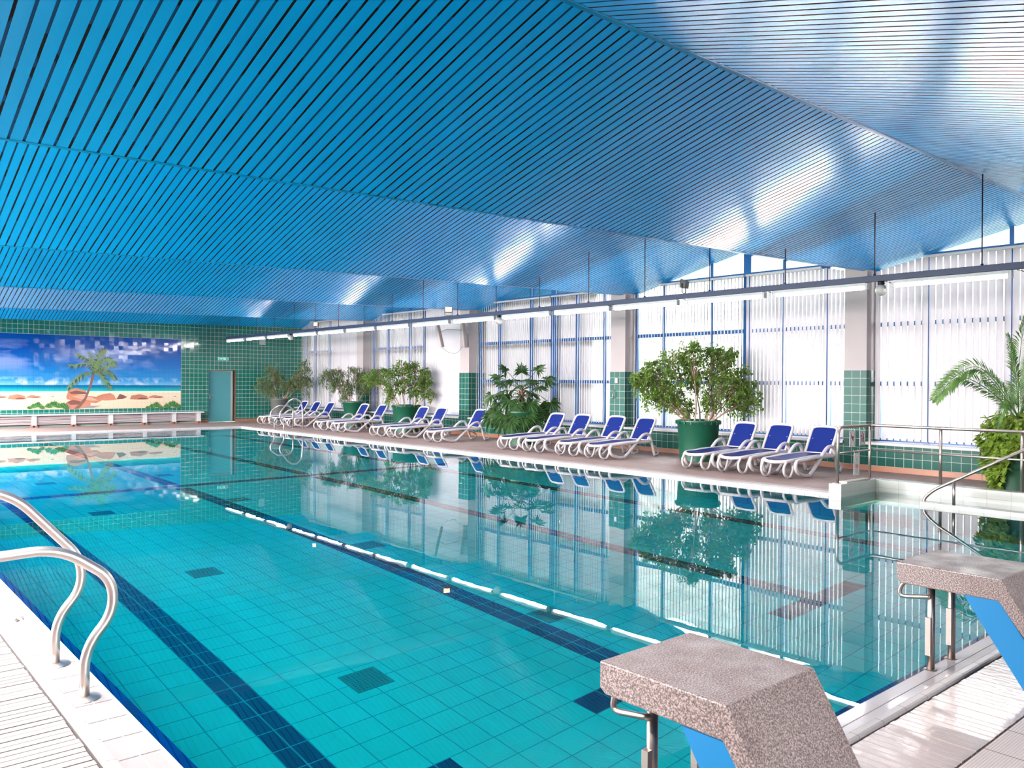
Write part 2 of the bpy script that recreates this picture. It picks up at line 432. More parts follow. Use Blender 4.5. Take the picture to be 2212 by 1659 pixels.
# ================================================================ STRUCTURE
# decks
f = MB()
f.box(XL, .42, YB, YF, -.2, 0)                # left deck
f.box(12.02, AX1+.2, AY1+.2, YF, -.2, 0); f.box(AX1+.2, XF, YB, YF, -.2, 0)
f.box(.42, 12.02, PY1+.42, YF, -.2, 0)
struct('floor', f, m_deck, label='brown-grey tiled pool deck', cat=None)
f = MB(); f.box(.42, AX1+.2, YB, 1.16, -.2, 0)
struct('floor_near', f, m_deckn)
f = MB(); f.box(.42, 12.9, 1.16, 1.38, -.12, .0)
struct('trim_1', f, m_stone)
# coping on the left with its rounded curb
f = MB(); f.box(1.03, PX0-.012, PY0-.2, PY1+.2, -.12, -.012); struct('trim_2', f, m_cop)
f = MB(); f.box(PX0-.012, PX0, PY0, PY1, -.12, -.006); f.box(1.118, 1.122, PY0, PY1, -.05, -.0105)
struct('trim_3', f, m_sill)
f = MB(); f.box(.966, 1.03, PY0-.2, PY1+.2, -.08, .003)
struct('trim_4', f, m_curb, bevel=.014)
f = MB(); f.box(PX0, PX0+.075, PY0, PY1, -.3, WZ-.006); f.box(PX0+.075, PX1, PY0, PY0+.045, -.3, WZ-.006)
struct('trim_5', f, m_edge)
# near coping and curb
f = MB(); f.box(PX0-.19, PX1+.1, PY0-.16, PY0, -.12, -.030); struct('trim_6', f, m_copn)
f = MB(); f.box(1.03, PX1+.1, PY0-.218, PY0-.16, -.08, .003)
struct('trim_7', f, m_curb, bevel=.014)
f = MB(); f.box(PX0, PX1, PY0-.082, PY0-.078, -.04, -.0285)
struct('trim_8', f, m_joint)
# right and far coping
f = MB(); f.box(PX1, PX1+.22, AY1+.2, PY1+.22, -.1, .0); f.box(PX0-.19, PX1, PY1, PY1+.22, -.1, 0)
struct('trim_9', f, m_copr)
f = MB(); f.box(PX1+.22, 12.02, AY1+.2, PY1+.42, -.1, .0); f.box(.42, PX1+.22, PY1+.22, PY1+.42, -.1, 0)
struct('trim_10', f, tile('salmon_grate_tile', (0, 1), (.1, .1), (0, 0), (.50, .34, .29), (.30, .2, .17), g=.012, rough=.4, var=.06))
# overflow grates
def grate(name, x0, x1, y0, y1, along, pitch, mat, label):
    t = thing(name, label, 'drain grate', ((x0+x1)/2, (y0+y1)/2, -.02))
    ox, oy = (x0+x1)/2, (y0+y1)/2
    b = MB(); random.seed(3)
    a0, a1 = (y0, y1) if along == 0 else (x0, x1)
    n = int((a1-a0)/pitch)
    for i in range(n):
        c = a0+(i+.5)*pitch; h = .008+random.uniform(-.0015, .0015); w = pitch*.44
        j = random.uniform(-.003, .003)
        if along == 0: b.box(x0-ox+.01, x1-ox-.01+j, c-w-oy, c+w-oy, -.008, h)
        else: b.box(c-w-ox, c+w-ox, y0-oy+.01, y1-oy-.01+j, -.008, h)
    b.build('slats', mat, t)
    b = MB(); b.box(x0-ox, x1-ox, y0-oy, y1-oy, -.08, -.01); b.build('channel', m_void, t)
    return t
grate('drain_grate', .44, .964, PY0-.2, 27.9, 0, .055, m_grate, 'white slatted overflow grate along the pool side with the near ladder')
grate('drain_grate', .97, 11.7, 1.39, PY0-.22, 1, .055, m_graten, 'wet white slatted overflow grate under the starting blocks')
# pool shell
f = MB(); zb = -1.84
f.quad((PX0, PY0, zb), (PX1, PY0, zb), (PX1, PY1, zb), (PX0, PY1, zb))
struct('floor_pool', f, m_pool)
f = MB()
f.quad((PX0, PY1, zb), (PX0, PY0, zb), (PX0, PY0, -.05), (PX0, PY1, -.05))
f.quad((PX0, PY0, zb), (PX1, PY0, zb), (PX1, PY0, -.05), (PX0, PY0, -.05))
f.quad((PX1, AY1, zb), (PX1, PY1, zb), (PX1, PY1, -.1), (PX1, AY1, -.1))
f.quad((PX1, PY1, zb), (PX0, PY1, zb), (PX0, PY1, -.1), (PX1, PY1, -.1))
f.quad((PX1, 4.9, zb), (PX1, AY1, zb), (PX1, AY1, -.9), (PX1, 4.9, -.9))
struct('wall_pool', f, m_poolw)
# alcove with raised white rim, low curb and steps
f = MB()
f.box(PX1, AX1+.18, AY1, AY1+.2, -1.0, .15); f.box(AX1, AX1+.2, -1., AY1, -1.0, .15)
struct('wall_alcove', f, m_alc, bevel=.006)
f = MB(); f.box(PX1+.06, AX1+.1, AY1+.03, AY1+.17, .15, .152); f.box(PX1+.25, AX1-.1, AY1+.04, AY1+.16, .152, .168)
struct('trim_11', f, m_steel)
f = MB(); f.box(PX1+.1, PX1+.24, -.5, 4.85, -1.84, .012)
struct('wall_step_curb', f, m_alc, bevel=.008)
f = MB()
for i in range(6):
    f.box(PX1+.24, AX1, -1+.0, 4.6-i*.42, -1.84, -1.0+i*.17)
f.box(PX1, AX1, 4.6, AY1, -1.84, -1.15)
struct('trim_12', f, m_poolw)
# water sheet
f = MB()
f.poly([(PX0+.0, PY0, WZ), (PX1, PY0, WZ), (PX1, -.9, WZ), (AX1, -.9, WZ), (AX1, AY1, WZ), (PX1, AY1, WZ), (PX1, PY1, WZ), (PX0, PY1, WZ)])
w = f.build('pool_water', m_water, kind='stuff', label='clear turquoise water filling the swimming pool', cat='water')
# floor drains
dlab = ['square dark pool floor drain nearest the granite block, left lane', 'second dark floor drain out from the near block, left lane',
        'dark floor drain just this side of the dark cross line', 'first dark floor drain past the dark cross line, left lane', 'dark floor drain beneath the mural reflection at far left',
        'dark floor drain under the reflected light bar, right of the lane line', 'dark floor drain second in the right-hand row', 'dark floor drain third in the right-hand row',
        'dark floor drain beyond the cross line, right-hand row', 'dark floor drain in the right-hand row near the far ladder']
dpos = [(3.31, 5.53), (3.31, 8.93), (3.31, 13.0), (3.31, 16.7), (3.33, 20.0), (5.37, 5.62), (5.37, 8.93), (5.37, 13.0), (5.37, 16.7), (5.37, 20.1)]
m_drain = P('drain_cover_plastic', (.02, .42, .45), .5); m_drainh = P('drain_hole', (.002, .16, .18), .6)
dr0 = None
for i, (x, y) in enumerate(dpos):
    if dr0 is None:
        dr0 = thing('floor_drain', dlab[0], 'drain', (x, y, zb), 0, 'pool floor drains')
        b = MB(); b.box(-.16, .16, -.16, .16, .001, .012); b.build('cover', m_drain, dr0)
        b = MB()
        for p in range(9):
            for q in range(9): b.box(-.132+p*.03, -.118+p*.03, -.132+q*.03, -.118+q*.03, .0125, .0135)
        b.build('holes', m_drainh, dr0)
    else: dup(dr0, (x, y, zb), 0, dlab[i])

# far wall with its door opening
DX0, DX1, DZ = 11.73, 12.80, 2.0
f = MB()
f.box(XL, DX0, YF, YF+.3, 0, 4.7); f.box(DX1, XG+.1, YF, YF+.3, 0, 4.7); f.box(DX0, DX1, YF, YF+.3, DZ, 4.7)
struct('wall_far', f, m_green)
f = MB(); f.box(DX1-.012, DX1, YF-.004, YF+.18, .0, DZ); f.box(DX0, DX1, YF+.20, YF+.3, 0, DZ)
struct('trim_13', f, m_reveal)
d = thing('door_1', 'teal steel door in the green tiled far wall', None, (DX0, YF+.14, 0)); d['kind'] = 'structure'
b = MB(); b.box(.04, .92, 0, .05, .01, 1.95); b.build('leaf', m_door, d)
b = MB(); b.box(0, .04, -.02, .06, 0, DZ); b.box(.92, .98, -.05, .06, 0, DZ); b.box(.04, .92, -.02, .06, 1.95, DZ); b.build('frame', m_dframe, d)
b = MB(); b.tube([(.10, -.005, 1.03), (.10, -.05, 1.03), (.22, -.05, 1.03)], .011, 8); b.lathe([(.0, .0), (.028, 0), (.028, .01), (0, .01)], (.10, -.006, .94), 12); b.box(.075, .125, -.008, 0, .9, 1.07)
b.build('handle', m_steel, d)
f = MB(); f.box(XL, DX0, YF-.02, YF, 0, .1); f.box(DX1, XF, YF-.02, YF, 0, .1); struct('baseboard_far', f, m_terra)
f = MB(); f.box(XF-.02, XF, YB, YF-.02, 0, .1); struct('baseboard_right', f, m_terra)
# window wall: base, sill, columns
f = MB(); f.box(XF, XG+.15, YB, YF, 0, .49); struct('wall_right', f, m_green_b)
cols = [(1.15, 1.6), (7.34, 7.78), (13.4, 13.88), (19.66, 20.12), (25.9, 26.35)]
f = MB(); prev = YB
for c0, c1 in cols+[(YF, YF)]:
    f.box(XF-.05, XG+.05, prev, c0-.0, .49, .545); prev = c1
struct('trim_14', f, m_sill, bevel=.008)
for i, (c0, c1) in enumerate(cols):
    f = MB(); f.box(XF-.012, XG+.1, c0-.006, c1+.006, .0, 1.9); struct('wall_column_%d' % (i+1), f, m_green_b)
    f = MB(); f.box(XF, XG+.1, c0, c1, 1.9, 4.0); struct('wall_column_top_%d' % (i+1), f, m_plaster)
# windows
mull = [.91, 1.90, 2.80, 3.73, 5.11]
bays = [(-5., 1.15), (1.6, 7.34), (7.78, 13.4), (13.88, 19.66), (20.12, 25.9), (26.35, 31.3)]
for i, (y0, y1) in enumerate(bays):
    base = VAL[i]
    f = MB(); xw0, xw1 = XG, XG+.08
    ys = [(y0+.035, .07)]+[(base+q*(VAL[i+1]-VAL[i])/6.13, .19 if abs(q-2.8) < .01 else .075) for q in mull]+[(y1-.035, .07)]
    for y, wd in ys:
        zt = min(zceil(XG, y-wd/2), zceil(XG, y+wd/2))+.05
        f.box(xw0, xw1, y-wd/2, y+wd/2, .545, zt)
    for z, h in ((.575, .06), (1.65, .085), (2.79, .085)): f.box(xw0+.01, xw1-.01, y0, y1, z-h/2, z+h/2)
    # head transom only where the gable rises above it
    hz = 4.03
    yy = [y0+(y1-y0)*k/60 for k in range(61)]
    ok = [y for y in yy if zceil(XG, y) > hz-.02]
    if ok: f.box(xw0+.01, xw1-.01, ok[0], ok[-1], hz-.045, hz+.045)
    wo_ = struct('window_%d' % (i+1), f, m_frame)
    b = MB(); r = RID[i]
    pts = [(y0, .55), (y1, .55), (y1, zceil(XG, y1)+.03), (min(max(r, y0), y1), zrid(XG)+.03), (y0, zceil(XG, y0)+.03)]
    b.poly([(XG+.04, p, q) for p, q in pts])
    b.build('pane', m_glass, wo_)
# gable ends / fascia above the columns are closed by the roof slab
# left and back walls
f = MB(); f.box(XL-.2, XL, YB, YF, 0, .5); f.box(XL-.2, XL, YB, YF, 3.3, 4.7)
for k in range(8): f.box(XL-.2, XL, YB+k*5.18, YB+k*5.18+(.4 if k > 1 else 5.2), .5, 3.3)
struct('wall_left', f, m_plaster)
f = MB(); f.box(XL-.2, 1.0, YB-.3, YB, 0, 4.7); f.box(1.0, 8.0, YB-.3, YB, 0, 1.0); f.box(8.0, XG+.2, YB-.3, YB, 0, 4.7); f.box(1, 8, YB-.3, YB, 2.6, 4.7)
for x in (3.3, 5.6): f.box(x, x+.2, YB-.3, YB, .6, 3.6)
struct('wall_back', f, m_plaster)

# ceiling
PIT = .1075; GAP = .021
f = MB(); X0, X1 = XL, XG+.12
n = int((X1-X0)/PIT)+1
for i in range(6):
    for (ya, yb, up_) in ((VAL[i], RID[i], True), (RID[i], VAL[i+1], False)):
        e = .03
        for k in range(n):
            xa = X0+k*PIT+GAP/2; xb = min(X0+(k+1)*PIT-GAP/2, X1)
            if xb <= xa: continue
            ey = ya+e; fy = yb-e
            z = lambda x, y: zceil(x, y)
            a, b_, c_, d_ = (xa, ey, z(xa, ey)), (xb, ey, z(xb, ey)), (xb, fy, z(xb, fy)), (xa, fy, z(xa, fy))
            H = .012
            f.cur = 0; f.quad(d_, c_, b_, a); f.cur = 1  # edge returns painted dark as shade in the gaps, not slat blue
            f.quad(a, (a[0], a[1], a[2]+H), (d_[0], d_[1], d_[2]+H), d_)
            f.quad(b_, c_, (c_[0], c_[1], c_[2]+H), (b_[0], b_[1], b_[2]+H))
ceil = struct('ceiling', f, [m_ceil, m_plen_edge_shade])
f = MB()
for i in range(6):
    for (ya, yb) in ((VAL[i], RID[i]), (RID[i], VAL[i+1])):
        o_ = .0125
        for k in range(40):
            xa, xb = X0+(X1-X0)*k/40, X0+(X1-X0)*(k+1)/40
            f.quad((xa, ya, zceil(xa, ya)+o_), (xb, ya, zceil(xb, ya)+o_), (xb, yb, zceil(xb, yb)+o_), (xa, yb, zceil(xa, yb)+o_))
struct('ceiling_void', f, m_plen_edge_shade)
f = MB()
for y in RID+VAL[1:-1]:
    s = -1 if y in RID else 1
    zz = lambda x: zceil(x, y)
    for q in (1,):
        f.quad((X0, y-.032, zceil(X0, y-.032)-.002), (X1, y-.032, zceil(X1, y-.032)-.002), (X1, y, zz(X1)-.002), (X0, y, zz(X0)-.002))
        f.quad((X0, y, zz(X0)-.002), (X1, y, zz(X1)-.002), (X1, y+.032, zceil(X1, y+.032)-.002), (X0, y+.032, zceil(X0, y+.032)-.002))
struct('trim_15', f, m_ctrim)
f = MB(); f.box(XL-.3, XG+.2, YB-.3, YF+.3, 4.72, 4.9); struct('ceiling_roof', f, m_plaster)

# outside
f = MB(); random.seed(5)
from mathutils import noise
nx, ny = 40, 80; base_i = len(f.v)
def hh(x, y):
    s = min(1, max(0, (x-17)/30)); top = 16 if y > 9 else 16-1.6*(9-y)
    return -.5+s*max(top, 2.)+noise.noise(Vector((x*.35, y*.35, 0)))*1.1+noise.noise(Vector((x*1.3, y*1.3, 3)))*.45
for i in range(nx+1):
    for j in range(ny+1):
        x = 17+i*1.1; y = -25+j*1.6; f.v.append((x, y, hh(x, y)))
for i in range(nx):
    for j in range(ny):
        a = i*(ny+1)+j; f.face((a, a+ny+1, a+ny+2, a+1))
struct('hillside', f, m_hill)
f = MB(); f.box(-60, 80, -60, 90, -2.4, -2.0); struct('ground', f, P('grass', (.2, .25, .1), .9))

# ================================================================ BLINDS
def blind(y0, y1, phi, pitch, label, seedv):
    t = thing('vertical_blind', label, 'blind', (XG-.16, (y0+y1)/2, .6), 0, None)
    yc = (y0+y1)/2; wd = pitch*1.06; random.seed(seedv)
    b = MB(); n = int((y1-y0)/pitch)
    for k in range(n):
        y = y0+(k+.5)*(y1-y0)/n; ph = R(phi+random.gauss(0, 1.5))
        dx, dy = math.sin(ph)*wd/2, math.cos(ph)*wd/2
        zt = min(3.97, min(zceil(XG-.16, y-dy), zceil(XG-.16, y+dy))-.03)
        # slightly curved slat in three strips
        cx, cyy = math.cos(ph)*.006, -math.sin(ph)*.006
        pts = [(-dx, -dy), (-dx/3+cx, -dy/3+cyy), (dx/3+cx, dy/3+cyy), (dx, dy)]
        b.smooth = True
        n0 = len(b.v)
        for px, py in pts: b.v += [(px, y+py-yc, -.02), (px, y+py-yc, zt-.6)]
        for q in range(3): b.face((n0+2*q, n0+2*q+2, n0+2*q+3, n0+2*q+1))
    b.build('slats', m_blind, t)
    b = MB()
    yy = [y0+(y1-y0)*k/80 for k in range(81)]; ok = [y for y in yy if zceil(XG-.16, y) > 4.03]
    if ok: b.box(-.025, .025, ok[0]-yc, ok[-1]-yc, 3.37, 3.41)
    else: b.box(-.02, .02, y0-yc, y0-yc+.1, 2.9, 2.93)
    b.build('headrail', m_whitep, t)
    b = MB(); b.tube([(-.03, y1-yc-.1, .05), (-.03, y1-yc-.1, 3.0)], .003, 5); b.build('cord', m_white, t)
    return t
B = [(-4.9, -2.2, 10, .122, 'white vertical blind behind the railing end, out past the palm'),
     (-2.1, 1.12, 10, .122, 'white vertical blind nearest the back wall of the hall'),
     (1.65, 4.15, 20, .122, 'white vertical blind behind the date palm'),
     (4.2, 7.30, 20, .122, 'white vertical blind with wide slats between the steel railing and near column'),
     (7.82, 10.15, 21, .088, 'white vertical blind behind the three nearest loungers'),
     (10.2, 13.36, 41, .088, 'half-open white vertical blind behind the big leafy ficus'),
     (13.92, 16.3, 36, .088, 'half-open white vertical blind behind the pair of loungers beside the fan palm'),
     (16.35, 19.62, 33, .088, 'half-open white vertical blind behind the fan palm'),
     (20.16, 22.3, -6, .088, 'closed white vertical blind beside the tilted speaker panels'),
     (22.35, 25.86, 22, .088, 'half-open white vertical blind behind the round green-potted ficus'),
     (26.4, 28.7, 4, .088, 'closed white vertical blind behind the drooping narrow-leaved plant'),
     (28.75, 31.2, 13, .088, 'white vertical blind in the far corner beside the green wall')]
for k, a in enumerate(B): blind(*a, k)

# ================================================================ LIGHT BAR
BX, BZ = 11.9, 3.19; LBW = 470
t = thing('light_bar', 'long blue suspended channel carrying the tube lights over the pool edge', 'light rail', (BX, 15.7, BZ))
b = MB(); b.box(-.035, .035, -14.2, 14.3, -.045, .045); b.build('channel', m_chan, t, bevel=.004)
y = 4.15-1.45*2
while y < 29.7:
    b = MB(); zc = zceil(BX, y)-BZ-.012; b.tube([(0, y-15.7, .04), (0, y-15.7, zc)], .008, 6); b.lathe([(.02, .045), (.02, .07), (.0, .075)], (0, y-15.7, 0), 8)
    b.build('suspension_rod', m_chan, t); y += 1.45
starts = [2.1, 3.81, 5.72, 7.43, 9.19, 10.84, 12.53, 14.36, 16.1, 17.85, 19.52, 21.23, 22.92, 24.85, 26.6, 28.4]
near = ['tube light at the camera end of the bar, out of the picture edge', 'tube light just right of the nearest globe lamp', 'first tube light beyond the nearest globe lamp',
        'second tube light beyond the nearest globe lamp, before the dark floodlight', 'first tube light past the dark floodlight', 'second tube light past the dark floodlight',
        'tube light on the camera side of the middle globe lamp', 'tube light between the middle globe lamp and the lit floodlight', 'first tube light beyond the lit orange floodlight',
        'second tube light beyond the lit orange floodlight', 'third tube light beyond the lit orange floodlight', 'fourth tube light beyond the lit orange floodlight, before the far floodlight',
        'tube light between the far floodlight and the farthest globe lamp', 'first tube light past the farthest globe lamp', 'second tube light past the farthest globe lamp', 'last tube light at the far end of the bar by the green wall']
def fixture(loc, label):
    t = thing('tube_light', label, 'light', loc, 0, 'tube lights along the blue bar')
    b = MB(); b.box(-.045, .045, -.75, .75, 0, .05); b.build('housing', m_whitep, t, bevel=.006)
    b = MB(); b.tube([(0, -.72, -.028), (0, .72, -.028)], .024, 10); b.build('tube', m_tube, t)
    for ye in (-.775, .735):
        b = MB(); b.box(-.04, .04, ye, ye+.04, -.05, .04); b.build('end_cap', m_whitep, t)
    b = MB(); b.tube(smooth_path([(0, .77, .0), (0, .83, .03), (0, .88, .045)]), .006, 6); b.build('cable', m_black, t)
    return t
# added unseen bar; its fill lights brighten the pool and ceiling
LBX = 0.05
lb = thing('light_bar', 'added unseen blue channel with fill lights, over the pool side with the near ladder', 'light rail', (LBX, 15.7, BZ))
b = MB(); b.box(-.035, .035, -14.2, 14.3, -.045, .045); b.build('channel', m_chan, lb)
for k in range(9):
    b = MB(); y = 2.0+k*3.4; b.tube([(0, y-15.7, .04), (0, y-15.7, zceil(LBX, y)-BZ-.015)], .008, 6); b.build('suspension_rod', m_chan, lb)
    L = area('added_fill_light', (LBX, y-.1, BZ-.08), (0, R(24), 0), .24, 3.2, LBW*(.17, .5, 1.1, 1.1, 1, 1, 1, 1, 1)[k], (1, .95, .93))
    L.rotation_euler = (0, R(-40), 0); L.data.spread = R(112)
fx0 = None
for s, l in zip(starts, near):
    loc = (BX, s+.75, BZ-.098)
    if fx0 is None: fx0 = fixture(loc, l)
    else: dup(fx0, loc, 0, l)
def globe(y, label, first=[None]):
    if first[0] is None:
        t = thing('globe_lamp', label, 'lamp', (BX, y, BZ-.05), 0, 'globe lamps under the blue bar')
        b = MB(); prof = [(.001, -.21)]+[(.085*math.sin(a), -.125-.085*math.cos(a)) for a in [math.pi*k/12 for k in range(1, 12)]]+[(.03, -.035)]
        b.lathe(prof, (0, 0, 0), 18); b.build('globe', m_globe, t)
        b = MB(); b.lathe([(.0, 0.0), (.05, 0.0), (.05, -.035), (.035, -.05), (.0, -.05)], (0, 0, 0), 14); b.build('base', m_black, t)
        first[0] = t; return t
    return dup(first[0], (BX, y, BZ-.05), 0, label)
globe(5.5, 'round unlit globe lamp nearest the camera, beside the near column')
globe(14.2, 'round unlit globe lamp in the middle of the bar')
globe(24.7, 'round unlit globe lamp at the far stretch of the bar')
def flood(y, label, lit):
    t = thing('floodlight', label, 'floodlight', (BX, y, BZ+.05), R(200))
    b = MB(); b.prism([(-.05, .10), (.06, .09), (.07, .22), (-.03, .26)], 0, -.10, .10); b.build('housing', m_black if not lit else P('orange_lit_housing', (.55, .30, .16), .5), t, bevel=.006)
    b = MB(); b.quad((-.085, -.056, .115), (.085, -.056, .115), (.085, -.040, .245), (-.085, -.040, .245)); b.build('glass', m_flood if lit else P('dull_flood_glass', (.35, .38, .36), .15), t)
    b = MB(); b.tube([(-.112, 0, .17), (-.112, 0, .02), (0, 0, .0), (.112, 0, .02), (.112, 0, .17)], .007, 6); b.build('bracket', m_black, t)
    return t
flood(9.05, 'black unlit floodlight clamped on top of the blue bar', False)
fl = flood(16.12, 'glowing orange floodlight on the bar above the white speaker panels', True)
fl.rotation_euler = (0, 0, R(-35)); fl.scale = (.85,)*3
fl = flood(22.95, 'small glowing floodlight on the far half of the bar', True)
fl.rotation_euler = (0, 0, R(-60)); fl.scale = (.7,)*3
# column speakers
m_spk = P('beige_speaker_paint', (.40, .335, .32), .5)
def speaker(loc, rot, label, arm):
    t = thing('column_speaker', label, 'speaker', loc, 0)
    t.rotation_euler = rot
    b = MB(); b.box(-.05, .05, -.055, .055, -.45, .45); b.build('cabinet', m_spk, t, bevel=.008)
    b = MB(); b.box(-.054, -.05, -.04, .04, -.42, .42); b.build('grille', P('beige_mesh', (.55, .47, .45), .6), t)
    b = MB(); b.tube(arm, .011, 6); b.build('bracket', m_whitep, t)
speaker((14.45, 20.05, 3.1), (R(4), R(-19), 0), 'white column speaker on a long arm, tilting away from the pillar', [(.05, 0, 0), (.3, 0, .02), (.45, 0, -.03), (.83, -.05, -.17)])
speaker((15.14, 19.72, 3.12), (R(2), R(-9), R(-10)), 'white column speaker held close to the face of the pillar', [(.05, 0, 0), (.15, 0, .0), (.16, .0, -.05)])
b = MB(); b.tube(smooth_path([(14.55, 20.05, 2.66), (14.75, 19.98, 2.52), (15.0, 19.9, 2.5), (15.15, 19.8, 2.7)]), .004, 5)
b.build('cable', m_black, label='thin dark cable looping between the two white speakers', cat='cable')

# ================================================================ FAR WALL THINGS
# bench-like radiator cover
t = thing('radiator_cover', 'long white slatted radiator cover below the beach mural', 'radiator', (4.0, 31.05, 0))
BXE = 11.42-4.0
b = MB(); b.box(-6.9, BXE, -.17, .24, .385, .43); b.build('top_board', m_whitep, t, bevel=.006)
px = [5.79-1.18*k for k in range(6, 0, -1)]+[5.79, 6.98, 8.16, 9.3, 10.33, 11.23]
for x in px:
    b = MB(); b.box(x-4-.07, x-4+.07, -.13, .1, .07, .385); b.build('post', m_whitep, t)
    b = MB(); b.box(x-4-.10, x-4-.03, -.1, .0, 0, .07); b.box(x-4+.03, x-4+.10, -.1, .0, 0, .07); b.build('foot', m_terra, t)
random.seed(8)
for x0, x1 in zip(px[:-1], px[1:]):
    b = MB()
    for k in range(7):
        z = .095+k*.039; d0 = random.uniform(-.006, .006); d1 = random.uniform(-.006, .006)
        xa, xb = x0-4+.07, x1-4-.07
        b.quad((xa, -.1, z+d0), (xb, -.1, z+d1), (xb, -.105, z+d1+.027), (xa, -.105, z+d0+.027))
        b.quad((xa, -.105, z+d0+.027), (xb, -.105, z+d1+.027), (xb, -.07, z+d1+.03), (xa, -.07, z+d0+.03))
    b.build('slats', P('pinkish_slat', (.62, .52, .53), .5) if x0 == px[0] else bpy.data.materials['pinkish_slat'], t)
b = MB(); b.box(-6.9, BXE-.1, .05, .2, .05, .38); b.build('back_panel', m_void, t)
b = MB(); b.box(-6.9, BXE-.15, .02, .04, .0, .06); b.build('kick_strip', P('pale_green_strip', (.45, .55, .47), .5), t)
# exit sign
t = thing('exit_sign', 'green lit emergency exit sign above the teal door', 'sign', (12.28, YF-.03, 2.45))
b = MB(); b.box(-.2, .2, -.03, .03, -.065, .065); b.build('housing', m_whitep, t)
b = MB(); b.box(-.18, .18, -.033, -.03, -.052, .052); b.build('face', m_exit, t)
b = MB(); yq = -.035
b.poly([(.03, yq, -.04), (.03, yq, .04), (.075, yq, .04), (.075, yq, -.04)][::-1])
b.poly([(-.14, yq, 0), (-.10, yq, -.035), (-.10, yq, -.012), (-.05, yq, -.012), (-.05, yq, .012), (-.10, yq, .012), (-.10, yq, .035)][::-1])
b.poly([(-.02, yq, -.04), (-.012, yq, .0), (-.03, yq, .015), (-.005, yq, .025), (.015, yq, .01), (.005, yq, -.005), (.018, yq, -.04), (.0, yq, -.015)])
b.poly([(-.012, yq, .03), (-.002, yq, .028), (.004, yq, .038), (-.002, yq, .047), (-.012, yq, .046)])
b.build('symbol', m_exitw, t)
b = MB(); b.box(13.75, 14.0, YF-.012, YF, 3.05, 3.35)
b.build('wall_plate', P('pale_plate', (.5, .62, .58), .3), label='pale square plate high on the green wall near the window corner', cat='plate')

